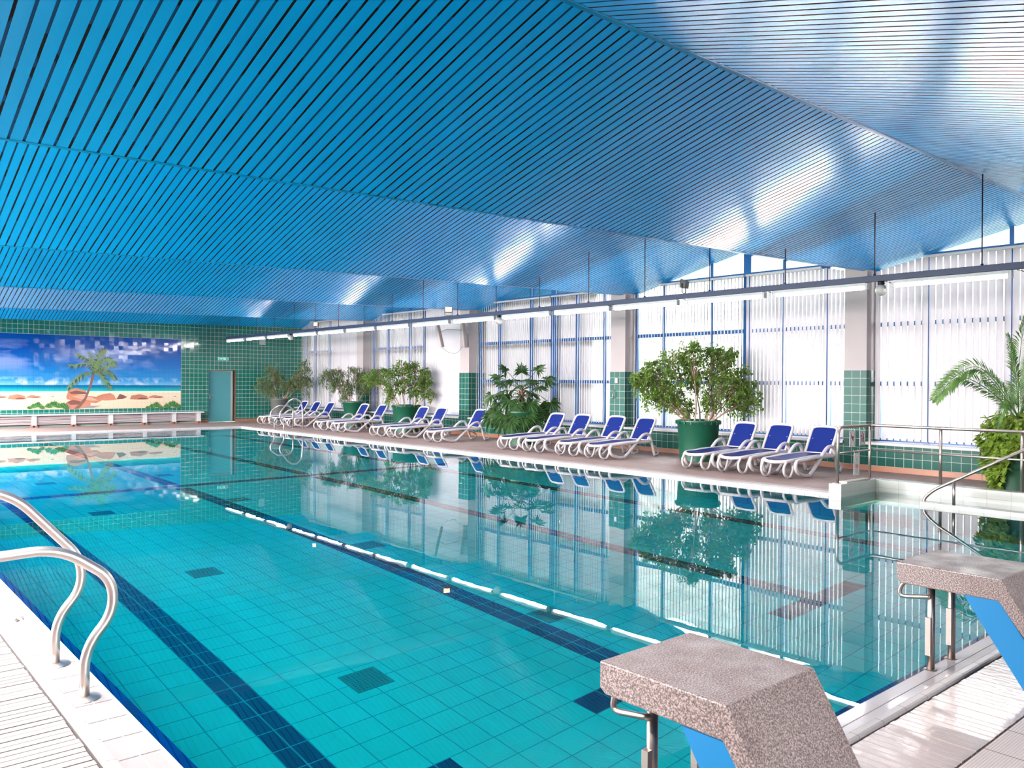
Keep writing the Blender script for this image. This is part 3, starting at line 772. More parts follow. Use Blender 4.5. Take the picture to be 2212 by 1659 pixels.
# beach mural
def mural():
    mt, nt, bs = newmat('mural_print')
    geo = nt.nodes.new('ShaderNodeNewGeometry'); sp = nt.nodes.new('ShaderNodeSeparateXYZ'); nt.links.new(geo.outputs['Position'], sp.inputs[0])
    X, Z = sp.outputs[0], sp.outputs[2]
    r = nt.nodes.new('ShaderNodeValToRGB'); cr = r.color_ramp
    nt.links.new(M(nt, 'DIVIDE', M(nt, 'SUBTRACT', Z, .58), 2.56), r.inputs[0])
    stops = [(0, (.66, .50, .35)), (.225, (.70, .60, .44)), (.236, (.72, .82, .66)), (.246, (.02, .45, .40)), (.30, (.0, .16, .30)), (.325, (.0, .10, .26)), (.33, (.16, .40, .62)), (.40, (.02, .24, .52)), (.6, (.004, .14, .46)), (.8, (.002, .07, .34)), (1, (.001, .05, .28))]
    cr.elements[0].position = 0; cr.elements[0].color = (*stops[0][1], 1); cr.elements[1].position = 1; cr.elements[1].color = (*stops[-1][1], 1)
    for p, c in stops[1:-1]:
        e = cr.elements.new(p); e.color = (*c, 1)
    # clouds
    mp = nt.nodes.new('ShaderNodeMapping'); mp.inputs['Scale'].default_value = (.55, 1, 1.9); nt.links.new(geo.outputs['Position'], mp.inputs[0])
    nz = nt.nodes.new('ShaderNodeTexNoise'); nz.inputs['Scale'].default_value = 1.1; nz.inputs['Detail'].default_value = 6; nt.links.new(mp.outputs[0], nz.inputs['Vector'])
    # block shift per tile, as the printed tiles do not line up
    cl_ = nt.nodes.new('ShaderNodeMapRange'); cl_.inputs[1].default_value = .50; cl_.inputs[2].default_value = .66; nt.links.new(nz.outputs[0], cl_.inputs[0])
    sky = nt.nodes.new('ShaderNodeMapRange'); sky.inputs[1].default_value = 1.6; sky.inputs[2].default_value = 2.2; nt.links.new(Z, sky.inputs[0])
    sky2 = nt.nodes.new('ShaderNodeMapRange'); sky2.inputs[1].default_value = 2.98; sky2.inputs[2].default_value = 2.75; nt.links.new(Z, sky2.inputs[0])
    fx = M(nt, 'MULTIPLY', M(nt, 'MULTIPLY', cl_.outputs[0], sky.outputs[0]), M(nt, 'MULTIPLY', sky2.outputs[0], .5))
    base = mixc(nt, fx, r.outputs[0], (.36, .42, .68))
    # low clouds on the horizon
    n2 = nt.nodes.new('ShaderNodeTexNoise'); n2.inputs['Scale'].default_value = 3.2; n2.inputs['Detail'].default_value = 4; nt.links.new(geo.outputs['Position'], n2.inputs['Vector'])
    a = nt.nodes.new('ShaderNodeMapRange'); a.inputs[1].default_value = .5; a.inputs[2].default_value = .62; nt.links.new(n2.outputs[0], a.inputs[0])
    q1 = nt.nodes.new('ShaderNodeMapRange'); q1.inputs[1].default_value = 1.40; q1.inputs[2].default_value = 1.45; nt.links.new(Z, q1.inputs[0])
    q2 = nt.nodes.new('ShaderNodeMapRange'); q2.inputs[1].default_value = 1.72; q2.inputs[2].default_value = 1.5; nt.links.new(Z, q2.inputs[0])
    base = mixc(nt, M(nt, 'MULTIPLY', M(nt, 'MULTIPLY', a.outputs[0], q1.outputs[0]), M(nt, 'MULTIPLY', q2.outputs[0], .55)), base, (.75, .72, .82))
    # tile joints
    mk = None; ids = []
    for s_, o_ in ((X, .02), (Z, .0)):
        c = M(nt, 'DIVIDE', M(nt, 'SUBTRACT', s_, o_), .157); ids.append(M(nt, 'FLOOR', c))
        e = M(nt, 'GREATER_THAN', M(nt, 'ABSOLUTE', M(nt, 'SUBTRACT', M(nt, 'FRACT', c), .5)), .48)
        mk = e if mk is None else M(nt, 'MAXIMUM', mk, e)
    dk = nt.nodes.new('ShaderNodeVectorMath'); dk.operation = 'SCALE'; nt.links.new(base, dk.inputs[0])
    nt.links.new(M(nt, 'SUBTRACT', .82, M(nt, 'MULTIPLY', mk, .22)), dk.inputs['Scale'])
    nt.links.new(dk.outputs[0], bs.inputs['Base Color']); bs.inputs['Roughness'].default_value = .1
    cm = nt.nodes.new('ShaderNodeCombineXYZ'); nt.links.new(ids[0], cm.inputs[0]); nt.links.new(ids[1], cm.inputs[1])
    wn2 = nt.nodes.new('ShaderNodeTexWhiteNoise'); nt.links.new(cm.outputs[0], wn2.inputs['Vector'])
    v = nt.nodes.new('ShaderNodeVectorMath'); v.operation = 'SUBTRACT'; nt.links.new(wn2.outputs['Color'], v.inputs[0]); v.inputs[1].default_value = (.5, .5, .5)
    s2 = nt.nodes.new('ShaderNodeVectorMath'); s2.operation = 'SCALE'; nt.links.new(v.outputs[0], s2.inputs[0]); s2.inputs['Scale'].default_value = .035
    a2 = nt.nodes.new('ShaderNodeVectorMath'); a2.operation = 'ADD'; nt.links.new(s2.outputs[0], a2.inputs[0]); nt.links.new(geo.outputs['Normal'], a2.inputs[1])
    nn = nt.nodes.new('ShaderNodeVectorMath'); nn.operation = 'NORMALIZE'; nt.links.new(a2.outputs[0], nn.inputs[0]); nt.links.new(nn.outputs[0], bs.inputs['Normal'])
    return mt
def mp_(px_, py_):
    """mural picture: position of a spot on the wall"""
    a = ((px_-1106)/1764.4)
    X_ = YF*(.6549+.7557*a)/(.7557-.6549*a)
    dd = YF/(.7557-.6549*a)
    hz = 829.5-5.1+.0068*(px_-1106)
    return (X_, 1.64+(hz-py_)*dd/1764.4)
mur = thing('beach_mural', 'tiled wall mural of a palm, red rocks and a sandy beach', 'mural', (0, 0, 0))
b = MB(); b.box(-1.0, 10.68, YF-.006, YF-.001, .583, 3.135); b.build('printed_panel', mural(), mur)
inks = [P('ink_rock', (.60, .24, .15), .2, var=.2, vscale=2), P('ink_rock_shade', (.25, .10, .08), .2), P('ink_palm_green', (.20, .32, .10), .2, var=.3, vscale=3), P('ink_palm_dark', (.05, .09, .035), .2),
        P('ink_bark', (.25, .13, .10), .2), P('ink_shrub', (.07, .28, .06), .2, var=.4, vscale=8), P('ink_shade', (.40, .30, .30), .2), P('ink_rock_light', (.80, .42, .30), .2)]
b = MB(); layer = [0]
def ink(idx, pts):
    layer[0] += 1; b.cur = idx; yq = YF-.0065-layer[0]*.00006
    q = [mp_(*p) for p in pts]
    b.poly([(x, yq, z) for x, z in q])
def blob(idx, cx, cy_, rx, ry, seed=0, flat=.5):
    random.seed(seed*7+3); pts = []
    for k in range(16):
        a = 2*math.pi*k/16; rr = 1+random.uniform(-.12, .12); yy = math.sin(a)*ry*rr
        pts.append((cx+math.cos(a)*rx*rr, cy_+(yy if yy < 0 else yy*flat)))
    ink(idx, pts)
S = 5.53
def q(x, y): return (x/S, 700+y/S)
def rocks(dx):
    for i, (x, y, rx, ry) in enumerate([(205, 895, 120, 52), (400, 878, 90, 26), (628, 865, 18, 8)]):
        blob(0, (x+dx)/S, 700+y/S, rx/S, ry/S, i, .15); blob(1, (x+dx+rx*.3)/S, 700+(y+2)/S, rx*.5/S, ry*.35/S, i+5, .1)
rocks(-410); rocks(0); rocks(1460)
ink(0, [q(x, y) for x, y in [(1140, 905), (1160, 860), (1240, 835), (1320, 825), (1365, 850), (1390, 905), (1270, 915)]])
ink(1, [q(x, y) for x, y in [(1390, 900), (1430, 835), (1480, 850), (1520, 872), (1470, 895)]])
for i, pts in enumerate([[(790, 1010), (790, 940), (870, 895), (1000, 905), (1090, 950), (1070, 1000), (900, 1015)],
             [(800, 900), (790, 860), (830, 830), (1000, 850), (1150, 870), (1215, 915), (1150, 945), (1000, 935)],
             [(800, 850), (815, 790), (910, 765), (1020, 795), (1060, 840), (900, 840)]]): ink(0, [q(*p) for p in pts])
ink(1, [q(*p) for p in [(825, 815), (910, 795), (1020, 815), (1040, 840), (850, 835)]])
ink(1, [q(*p) for p in [(800, 930), (880, 905), (980, 930), (960, 960), (840, 965)]])
ink(7, [q(*p) for p in [(860, 860), (960, 850), (1100, 875), (1180, 915), (1080, 915), (950, 890)]])
ink(6, [q(*p) for p in [(960, 1005), (1040, 975), (1230, 975), (1120, 995), (1190, 1003)]])
# palm trunk and fronds of the print
ink(4, [q(*p) for p in [(885, 1012), (940, 960), (1010, 880), (1060, 760), (1095, 610), (1135, 590), (1110, 690), (1075, 790), (1030, 905), (980, 970), (945, 1012)]])
def frond(idx, pts, w, seed):
    random.seed(seed); L = [Vector((x, y, 0)) for x, y in pts]; L = smooth_path(L, 5); n_ = len(L)
    for i in range(n_-1):
        d_ = (L[i+1]-L[i]).normalized(); nr = Vector((-d_.y, d_.x, 0)); s_ = w*math.sin(math.pi*(.12+.83*i/n_))
        for sg in (1, -1):
            e_ = L[i]+nr*sg*s_*random.uniform(.75, 1.1)+d_*s_*.7+Vector((0, s_*.35, 0))
            ink(idx if sg > 0 else (3 if random.random() < .45 else idx), [q(L[i].x, L[i].y), q(L[i+1].x, L[i+1].y), q(e_.x, e_.y)][::(1 if sg > 0 else -1)])
hub = (1130, 580)
for i, (pts, w) in enumerate([([hub, (1020, 590), (920, 650), (860, 710), (800, 790)], 60), ([hub, (1050, 490), (960, 480), (880, 500), (800, 485)], 42), ([hub, (1080, 450), (990, 400), (900, 350)], 45),
            ([hub, (1110, 430), (1060, 330)], 40), ([hub, (1160, 420), (1200, 330), (1260, 300)], 70), ([hub, (1210, 450), (1300, 410), (1390, 490)], 55), ([hub, (1230, 520), (1330, 480), (1390, 490)], 45),
            ([hub, (1230, 560), (1330, 590), (1390, 670)], 52), ([hub, (1200, 590), (1260, 680), (1335, 770)], 55), ([hub, (1120, 500), (1180, 450), (1190, 560)], 40)]): frond(2, pts, w, i)
def shrubs(dx):
    for i, (x, y, r_) in enumerate([(350, 1000, 34), (400, 985, 45), (450, 975, 55), (500, 1000, 38), (580, 985, 50), (640, 965, 60), (700, 985, 55), (750, 975, 55), (780, 1000, 45)]):
        if x+dx > 2135: continue
        random.seed(i)
        for k in range(12):
            a = math.pi*(k+.5)/12; e = (x+dx+math.cos(a)*r_, y-math.sin(a)*r_*random.uniform(.7, 1.2)+8)
            ink(5 if k % 3 else 3, [q(x+dx, y+18), q(x+dx+math.cos(a-.25)*r_*.7, y-math.sin(a-.25)*r_*.7+8), q(*e), q(x+dx+math.cos(a+.2)*r_*.6, y-math.sin(a+.2)*r_*.6+8)])
shrubs(0); shrubs(1415)
b.build('printed_scene', inks, mur)

# ================================================================ STEEL RAILS
def ladder(loc, rz, label, ylow, yhigh):
    """local +x points from the pool onto the deck"""
    t = thing('pool_ladder', label, 'pool ladder', loc, rz)
    low = [(0, 0), (0, .25), (-.14, .42), (-.13, .60), (.12, .79), (.52, .775), (.66, .62), (.66, 0)]
    high = [(0, 0), (0, .25), (-.14, .42), (-.13, .60), (.20, .98), (.40, 1.05), (.62, .90), (.66, .55), (.66, 0)]
    for prof, yy, nm in ((low, ylow, 'low_handrail'), (high, yhigh, 'high_handrail')):
        b = MB(); b.tube(fillet([(x, yy, z) for x, z in prof], .13, 7), .026, 14); h = b.build('handrail', m_steel, t)
        for x in (0, .66):
            b = MB(); b.lathe([(.0, .012), (.03, .012), (.075, .006), (.082, .0)], (x, yy, 0), 22); b.build('floor_flange', m_steel, h)
    lo, hi = min(ylow, yhigh), max(ylow, yhigh)
    for z in (-.35, -.65, -.95):
        b = MB(); b.box(-.26, -.16, lo+.02, hi-.02, z-.015, z+.015); b.build('tread', m_steel, t)
    for yy in (lo, hi):
        b = MB(); b.tube([(-.2, yy, -.25), (-.2, yy, -1.1)], .02, 8); b.build('stringer', m_steel, t)
    return t
ladder((1.10, 4.95, -.01), math.pi, 'steel pool ladder handrails at the near left pool corner', .32, -.33)
ladder((11.76, 25.2, 0), 0, 'steel pool ladder at the far right corner of the pool', .35, -.35)
# railing with signs
t = thing('steel_railing', 'steel tube railing on the white rim around the pool steps', 'railing', (12.7, 5.0, .15))
o = (12.7, 5.0, .15)
def L_(x, y, z): return (x-o[0], y-o[1], z-o[2])
b = MB(); b.tube(fillet([L_(11.70, 6.04, .15), L_(11.70, 6.04, .99), L_(12.76, 6.06, .99), L_(12.79, 1.0, .99)], .16, 7), .023, 12); b.build('top_rail', m_steeld, t)
b = MB(); b.tube([L_(11.70, 6.04, .60), L_(12.74, 6.05, .60)], .014, 8); b.tube([L_(12.76, 6.0, .60), L_(12.79, 1.0, .60)], .014, 8); b.build('mid_rail', m_steeld, t)
for x, y in ((12.74, 6.05), (12.78, 5.0), (12.79, 3.93), (12.79, 2.9)):
    b = MB(); b.tube([L_(x, y, .15), L_(x, y, .98)], .021, 10); b.lathe([(0, .01), (.05, .008), (.055, 0)], L_(x, y, .15), 14); b.build('post', m_steeld, t)
b = MB(); b.lathe([(0, .01), (.05, .008), (.055, 0)], L_(11.70, 6.04, .15), 14); b.build('floor_flange', m_steeld, t)
# signs hung on the railing
def hungsign(x0, x1, z0, z1, label, draw):
    t = thing('warning_sign', label, 'sign', ((x0+x1)/2, 6.02, (z0+z1)/2)); w, h = (x1-x0)/2, (z1-z0)/2
    b = MB(); b.box(-w, w, -.003, .003, -h, h); b.build('panel', m_sign, t, bevel=.002)
    b = MB(); yq = -.004
    for (a0, a1, c0, c1) in ((-w+.012, w-.012, h-.016, h-.012), (-w+.012, w-.012, -h+.012, -h+.016), (-w+.012, -w+.016, -h+.012, h-.012), (w-.016, w-.012, -h+.012, h-.012)):
        b.quad((a0, yq, c0), (a1, yq, c0), (a1, yq, c1), (a0, yq, c1))
    b.build('border', m_black, t)
    draw(t, w, h)
    b = MB()
    for sx in (-w+.02, w-.02): b.tube([(sx, 0, h), (sx, .02, h+.05)], .003, 5)
    b.build('wire_tie', m_steel, t)
def bar(b, x0, z0, x1, z1, wd, yq):
    d_ = Vector((x1-x0, 0, z1-z0)).normalized(); n_ = Vector((-d_.z, 0, d_.x))*wd
    A, B_ = Vector((x0, yq, z0)), Vector((x1, yq, z1)); b.quad(A-n_, B_-n_, B_+n_, A+n_)
def cross(t, w, h, zc=0, hh_=None):
    hh_ = hh_ or h
    b = MB(); bar(b, -w+.015, zc-hh_+.015, w-.015, zc+hh_-.015, .0035, -.0065); bar(b, -w+.015, zc+hh_-.015, w-.015, zc-hh_+.015, .0035, -.007); b.build('red_cross', m_red, t)
def s1(t, w, h):
    b = MB(); yq = -.005
    b.poly([(-.05, yq, .04), (-.03, yq, .055), (.0, yq, .035), (.05, yq, .045), (.052, yq, .038), (.01, yq, .02), (.055, yq, .02), (.055, yq, .013), (.01, yq, .005), (.05, yq, -.005), (.048, yq, -.012), (.0, yq, -.005), (.035, yq, -.04), (.028, yq, -.045), (-.02, yq, .0), (-.04, yq, .015)])
    b.poly([(-.062, yq, .05), (-.045, yq, .05), (-.045, yq, .068), (-.062, yq, .068)])
    b.build('diver_symbol', m_black, t); cross(t, w, h)
def s2(t, w, h):
    b = MB(); yq = -.005; po = []; pi_ = []
    for k in range(11):
        a = -math.pi*.42+math.pi*.84*k/10+.25
        po.append((-.01+.05*math.cos(a), yq, .09*math.sin(a))); pi_.append((-.018+.026*math.cos(a), yq, .075*math.sin(a)))
    for k in range(10): b.quad(po[k], pi_[k], pi_[k+1], po[k+1])
    b.poly([(-.045+.018*math.cos(a), yq, .03+.02*math.sin(a)) for a in [k*math.pi/5 for k in range(10)]])
    b.poly([(-.04, yq, -.05), (-.02, yq, -.07), (-.01, yq, .0), (-.035, yq, .01)])
    b.build('person_symbol', m_black, t); cross(t, w, h)
def s3(t, w, h):
    b = MB(); yq = -.005
    for sx in (-.025, .025): b.poly([(sx+.015*math.cos(a), yq, -.035+.04*math.sin(a)) for a in [k*math.pi/6 for k in range(12)]])
    b.build('red_symbol', m_red, t)
    b = MB(); ring = [(.024*math.cos(k*math.pi/8), .024*math.sin(k*math.pi/8)) for k in range(17)]
    for p, r_ in zip(ring[:-1], ring[1:]): bar(b, p[0], .09+p[1], r_[0], .09+r_[1], .0015, yq)
    bar(b, -.02, .07, -.002, .0, .002, yq); bar(b, .02, .07, .002, .0, .002, yq)
    b.build('figure_symbol', m_black, t)
    b = MB()
    for k in range(5): bar(b, -.05, -.085-k*.012, .05-.01*(k % 2), -.085-k*.012, .002, yq)
    b.build('text_lines', m_black, t)
    b = MB(); bar(b, -w+.02, .14, w-.02, -.0, .002, -.0065); bar(b, -w+.02, .0, w-.02, .14, .002, -.0065); b.build('red_cross', m_red, t)
hungsign(12.02, 12.2, .68, .92, 'white no-diving sign with a red cross, left one on the top rail', s1)
hungsign(12.34, 12.52, .69, .92, 'white sign with a bent black figure and red cross, beside the railing post', s2)
hungsign(12.16, 12.34, .24, .58, 'tall white sign with two red shapes hanging under the mid rail', s3)
# stair handrail in the water
t = thing('stair_handrail', 'steel handrail sloping down into the pool steps', 'handrail', (11.77, 4.4, .012))
b = MB(); b.tube(fillet([(0, -1.6, 1.25), (0, .30, .17), (0, .44, .02), (0, .36, -.12), (0, -.5, -.5)], .12, 7), .021, 12); b.build('rail', m_steeld, t)
for yy, zt in ((.03, .31), (-1.1, .95)):
    b = MB(); b.tube([(0, yy, 0), (0, yy, zt)], .019, 10); b.build('post', m_steeld, t)

# ================================================================ STARTING BLOCKS
def block(x0, x1, dy, label):
    xc = (x0+x1)/2; t = thing('starting_block', label, 'starting block', (xc, 1.8+dy, 0)); w = (x1-x0)/2
    yo = 1.8
    b = MB(); b.prism([(2.085-yo, .60), (2.085-yo, .50), (2.055-yo, .48), (1.545-yo, .48), (1.20-yo, -.0), (1.17-yo, .0), (1.53-yo, .60)], 0, -w, w)
    b.build('granite_top', m_gran, t, bevel=.006)
    b = MB(); b.prism([(1.72-yo, .48), (1.545-yo, .48), (1.215-yo, .0), (1.40-yo, .0)], 0, -w+.008, w-.008)
    b.build('pedestal', m_blue, t)
    for sx in (-.13, .17):
        b = MB(); b.tube([(sx, .15, -.06), (sx, .15, .48)], .022, 12); p = b.build('post', m_steeld, t)
        b = MB(); b.lathe([(0, .01), (.035, .008), (.04, 0)], (sx, .15, -.035), 14); b.build('floor_flange', m_steeld, p)
        b = MB(); b.box(sx-.045, sx-.02, .135, .165, .06, .28); b.build('stop_plate', m_steeld, p)
    for gx, px_ in ((-.16, -.13), (.20, .17)):
        b = MB(); b.tube(fillet([(gx, .18, .475), (gx, .30, .47), (gx, .33, .37), (gx, .15, .40), (px_, .15, .40)], .05, 5), .0125, 10); b.build('hand_grip', m_steeld, t)
block(2.25, 2.80, 0, 'granite-topped starting block on blue pedestal, nearest the ladder')
block(4.84, 5.41, .05, 'granite-topped starting block on blue pedestal, nearer the pool steps')
# small coping fittings
for x, y, l in ((3.70, 1.93, 'small steel eye fitting in the coping beside the near granite block'), (1.085, 6.40, 'small dark fitting set in the coping behind the left ladder')):
    t = thing('coping_fitting', l, 'fitting', (x, y, -.028 if x > 2 else -.01))
    b = MB(); b.lathe([(0, .004), (.03, .004), (.034, 0)], (0, 0, 0), 14); b.build('rosette', m_steeld, t)
    b = MB(); b.tube([(.0, 0, .004), (.015, 0, .02), (.045, 0, .02), (.055, 0, .004)], .007, 8); b.build('eye', m_steel, t)

# ================================================================ LOUNGERS
def make_lounger():
    t = thing('sun_lounger', 'x', 'sun lounger', (0, 0, 0), 0, 'blue and white sun loungers beside the pool')
    # local: x towards the window, y away from the camera, origin below the near middle leg
    Wd = .64
    for y in (0, Wd):
        b = MB()
        loop = [(.80, .505), (.66, .47), (.40, .27), (.10, .045), (.02, .034), (-.10, .038), (-.30, .10), (-.385, .20), (-.36, .285), (-.28, .305), (-.10, .31), (.25, .335), (.60, .33), (.93, .335)]
        b.tube(smooth_path([(x, y, z) for x, z in loop], 4), .034, 10, sx=1.0)
        b.build('side_frame', m_white, t)
        b = MB(); b.tube(smooth_path([(x, y+(.0), z) for x, z in [(.66, .47), (.80, .508), (.90, .47), (.97, .34), (1.05, .12), (1.10, .03)]], 5), .032, 10)
        b.build('armrest', m_white, t)
        s = 1 if y == 0 else -1
        b = MB(); b.tube(smooth_path([(x, y+s*.03, z) for x, z in [(1.10, .028), (1.2, .03), (1.26, .09), (1.22, .17), (1.06, .24), (.93, .32)]], 5), .022, 8)
        b.build('rear_leg', m_white, t)
    # seat rim and foot end
    ys, ye = .075, Wd-.075
    pts = [(.95, ys, .345), (.5, ys, .345), (0, ys, .33), (-.35, ys, .315), (-.50, ys+.05, .30), (-.575, ys+.16, .29), (-.595, Wd/2, .29), (-.575, ye-.16, .29), (-.50, ye-.05, .30), (-.35, ye, .315), (0, ye, .33), (.5, ye, .345), (.95, ye, .345)]
    b = MB(); b.tube(smooth_path(pts, 4), .030, 10)
    b.tube([(.95, ys, .33), (.95, ye, .33)], .02, 8); b.tube([(.2, ys, .30), (.2, ye, .30)], .018, 8); b.build('seat_rim', m_white, t)
    for yy in (ys+.03, ye-.03):
        b = MB(); b.tube(smooth_path([(-.50, yy, .29), (-.58, yy, .2), (-.56, yy, .09), (-.46, yy, .03), (-.38, yy, .028), (-.31, yy, .1), (-.25, yy, .29)], 5), .022, 8); b.build('front_leg', m_white, t)
    b = MB()
    for i in range(14):
        x0 = -.54+i*(1.47/14); x1 = x0+1.47/14
        def half(x): return (Wd/2-.09) if x > -.4 else (Wd/2-.10)*math.sqrt(max(.12, 1-((x+.4)/-.16)**2))
        def zz(x): return .332+.006*math.sin((x+.5)*6) if x < -.3 else .332+.028*min(1, (x+.3)/.6)
        b.quad((x0, Wd/2-half(x0), zz(x0)), (x1, Wd/2-half(x1), zz(x1)), (x1, Wd/2+half(x1), zz(x1)), (x0, Wd/2+half(x0), zz(x0)))
        b.quad((x0, Wd/2+half(x0), zz(x0)-.006), (x1, Wd/2+half(x1), zz(x1)-.006), (x1, Wd/2-half(x1), zz(x1)-.006), (x0, Wd/2-half(x0), zz(x0)-.006))
    b.build('seat_sling', m_sling, t)
    # backrest
    hx, hz, tx, tz = .93, .35, 1.235, .835
    d_ = Vector((tx-hx, 0, tz-hz)); Ln = d_.length; d_.normalize(); nb = Vector((-d_.z, 0, d_.x))
    def bp_(s, y, o_=0): return Vector((hx, y, hz))+d_*s*Ln+nb*o_
    bo = thing_child = bpy.data.objects.new('backrest', None)
    b = MB()
    ring = [(0, ys), (.5, ys-.005), (.88, ys+.0), (.97, ys+.035), (1.0, ys+.10), (1.01, Wd/2), (1.0, ye-.10), (.97, ye-.035), (.88, ye), (.5, ye+.005), (0, ye)]
    b.tube(smooth_path([bp_(s, y) for s, y in ring], 4), .027, 10)
    b.tube([bp_(.02, ys), bp_(.02, ye)], .02, 8)
    bpy.data.objects.remove(bo)
    fr = b.build('backrest_frame', m_white, t)
    b = MB()
    n_ = 10
    for i in range(n_):
        s0 = .03+.95*i/n_; s1 = .03+.95*(i+1)/n_
        def hw(s): return Wd/2-.095 if s < .86 else (Wd/2-.095)-.06*((s-.86)/.12)**2
        sag = lambda s: .012*math.sin(math.pi*s)
        for sg in (1, -1):
            o_ = .004*sg
            A = [bp_(s0, Wd/2-hw(s0), o_), bp_(s0, Wd/2+hw(s0), o_), bp_(s1, Wd/2+hw(s1), o_), bp_(s1, Wd/2-hw(s1), o_)]
            b.quad(*(A if sg > 0 else A[::-1]))
    b.build('back_sling', m_sling, t)
    b = MB(); b.tube([(hx+.17, ys+.06, .62), (1.12, ys+.06, .30), (.86, ys+.06, .28)], .014, 8); b.tube([(hx+.17, ye-.06, .62), (1.12, ye-.06, .30), (.86, ye-.06, .28)], .014, 8)
    b.tube([(1.12, ys+.06, .30), (1.12, ye-.06, .30)], .012, 8); b.build('back_support', m_white, t)
    mp = P('grey_foot_pad', (.10, .10, .10), .6)
    for x, y in ((-.0, 0), (.0, Wd), (1.13, 0), (1.13, Wd), (-.42, ys+.03), (-.42, ye-.03)):
        b = MB(); b.box(x-.035, x+.035, y-.018, y+.018, 0, .012); b.build('foot_pad', mp, t)
    return t
lpos = [('blue-slung white sun lounger, farthest of all, beside the grey pot', 28.35), ('blue-slung white sun lounger, middle of the farthest three', 27.35), ('blue-slung white sun lounger, nearest of the farthest three, behind the far ladder', 26.3),
        ('blue-slung white sun lounger just this side of the narrow-leaved potted plant', 23.95), ('blue-slung white sun lounger just beyond the round ficus in the green pot', 22.8),
        ('blue-slung white sun lounger just this side of the round potted ficus', 20.45), ('blue-slung white sun lounger in front of the speaker pillar', 19.5), ('single blue-slung white sun lounger just beyond the fan palm', 17.65),
        ('blue-slung white sun lounger directly on the near side of the fan palm', 14.55), ('blue-slung white sun lounger, second after the fan palm', 13.65), ('blue-slung white sun lounger, third after the fan palm', 12.55),
        ('blue-slung white sun lounger directly beyond the largest ficus pot', 11.65), ('blue-slung white sun lounger directly on the near side of the largest ficus pot', 9.08),
        ('blue-slung white sun lounger, middle of the nearest three', 8.28), ('blue-slung white sun lounger beside the railing signs, nearest of all', 7.38)]
l0 = make_lounger()
for i, (lab, y) in enumerate(lpos):
    if i == 0: l0.location = (13.22, y, 0); l0['label'] = lab
    else: dup(l0, (13.22, y, 0), 0, lab)

# ================================================================ PLANTS
fr_ = Vector((.756, -.655, 0)); ff_ = Vector((.655, .756, 0))     # broad and deep direction of the crowns, facing the pool
def pot(t, r, h, mat, handles=True, taper=.86):
    b = MB(); b.lathe([(0.001, 0), (r*taper, 0), (r*taper, .01), (r*.985, h-.09), (r*1.0, h-.085), (r*1.04, h-.03), (r*1.05, h), (r*1.0, h), (r*.98, h-.06)], (0, 0, 0), 40)
    if handles:
        for k in range(20):
            a = 2*math.pi*k/20; c, s = math.cos(a), math.sin(a)
            n_ = Vector((c, s, 0)); tt = Vector((-s, c, 0)); A = Vector((r*c, r*s, h-.085))
            q_ = [A-tt*.006-n_*.02, A+tt*.006-n_*.02, A+tt*.006+n_*.035, A-tt*.006+n_*.035]
            b.quad(*q_); b.quad(*[v+Vector((0, 0, .07)) for v in q_][::-1])
            for i_ in range(4):
                j_ = (i_+1) % 4; b.quad(q_[i_], q_[i_]+Vector((0, 0, .07)), q_[j_]+Vector((0, 0, .07)), q_[j_])
    p = b.build('pot', mat, t)
    b = MB(); b.lathe([(.001, h-.055), (r*.975, h-.055)], (0, 0, 0), 30); b.build('soil', m_soil, t)
def leaf(b, p, d_, n_, L, w):
    """pointed leaf, folded slightly on its midrib"""
    s = d_.cross(n_).normalized(); m_ = p+d_*L*.45
    i = len(b.v)
    b.v += [tuple(p), tuple(m_+s*w/2+n_*w*.12), tuple(p+d_*L-n_*L*.1), tuple(m_-s*w/2+n_*w*.12), tuple(m_-n_*w*.06)]
    b.face((i, i+1, i+4)); b.face((i+1, i+2, i+4)); b.face((i, i+4, i+3)); b.face((i+4, i+2, i+3))
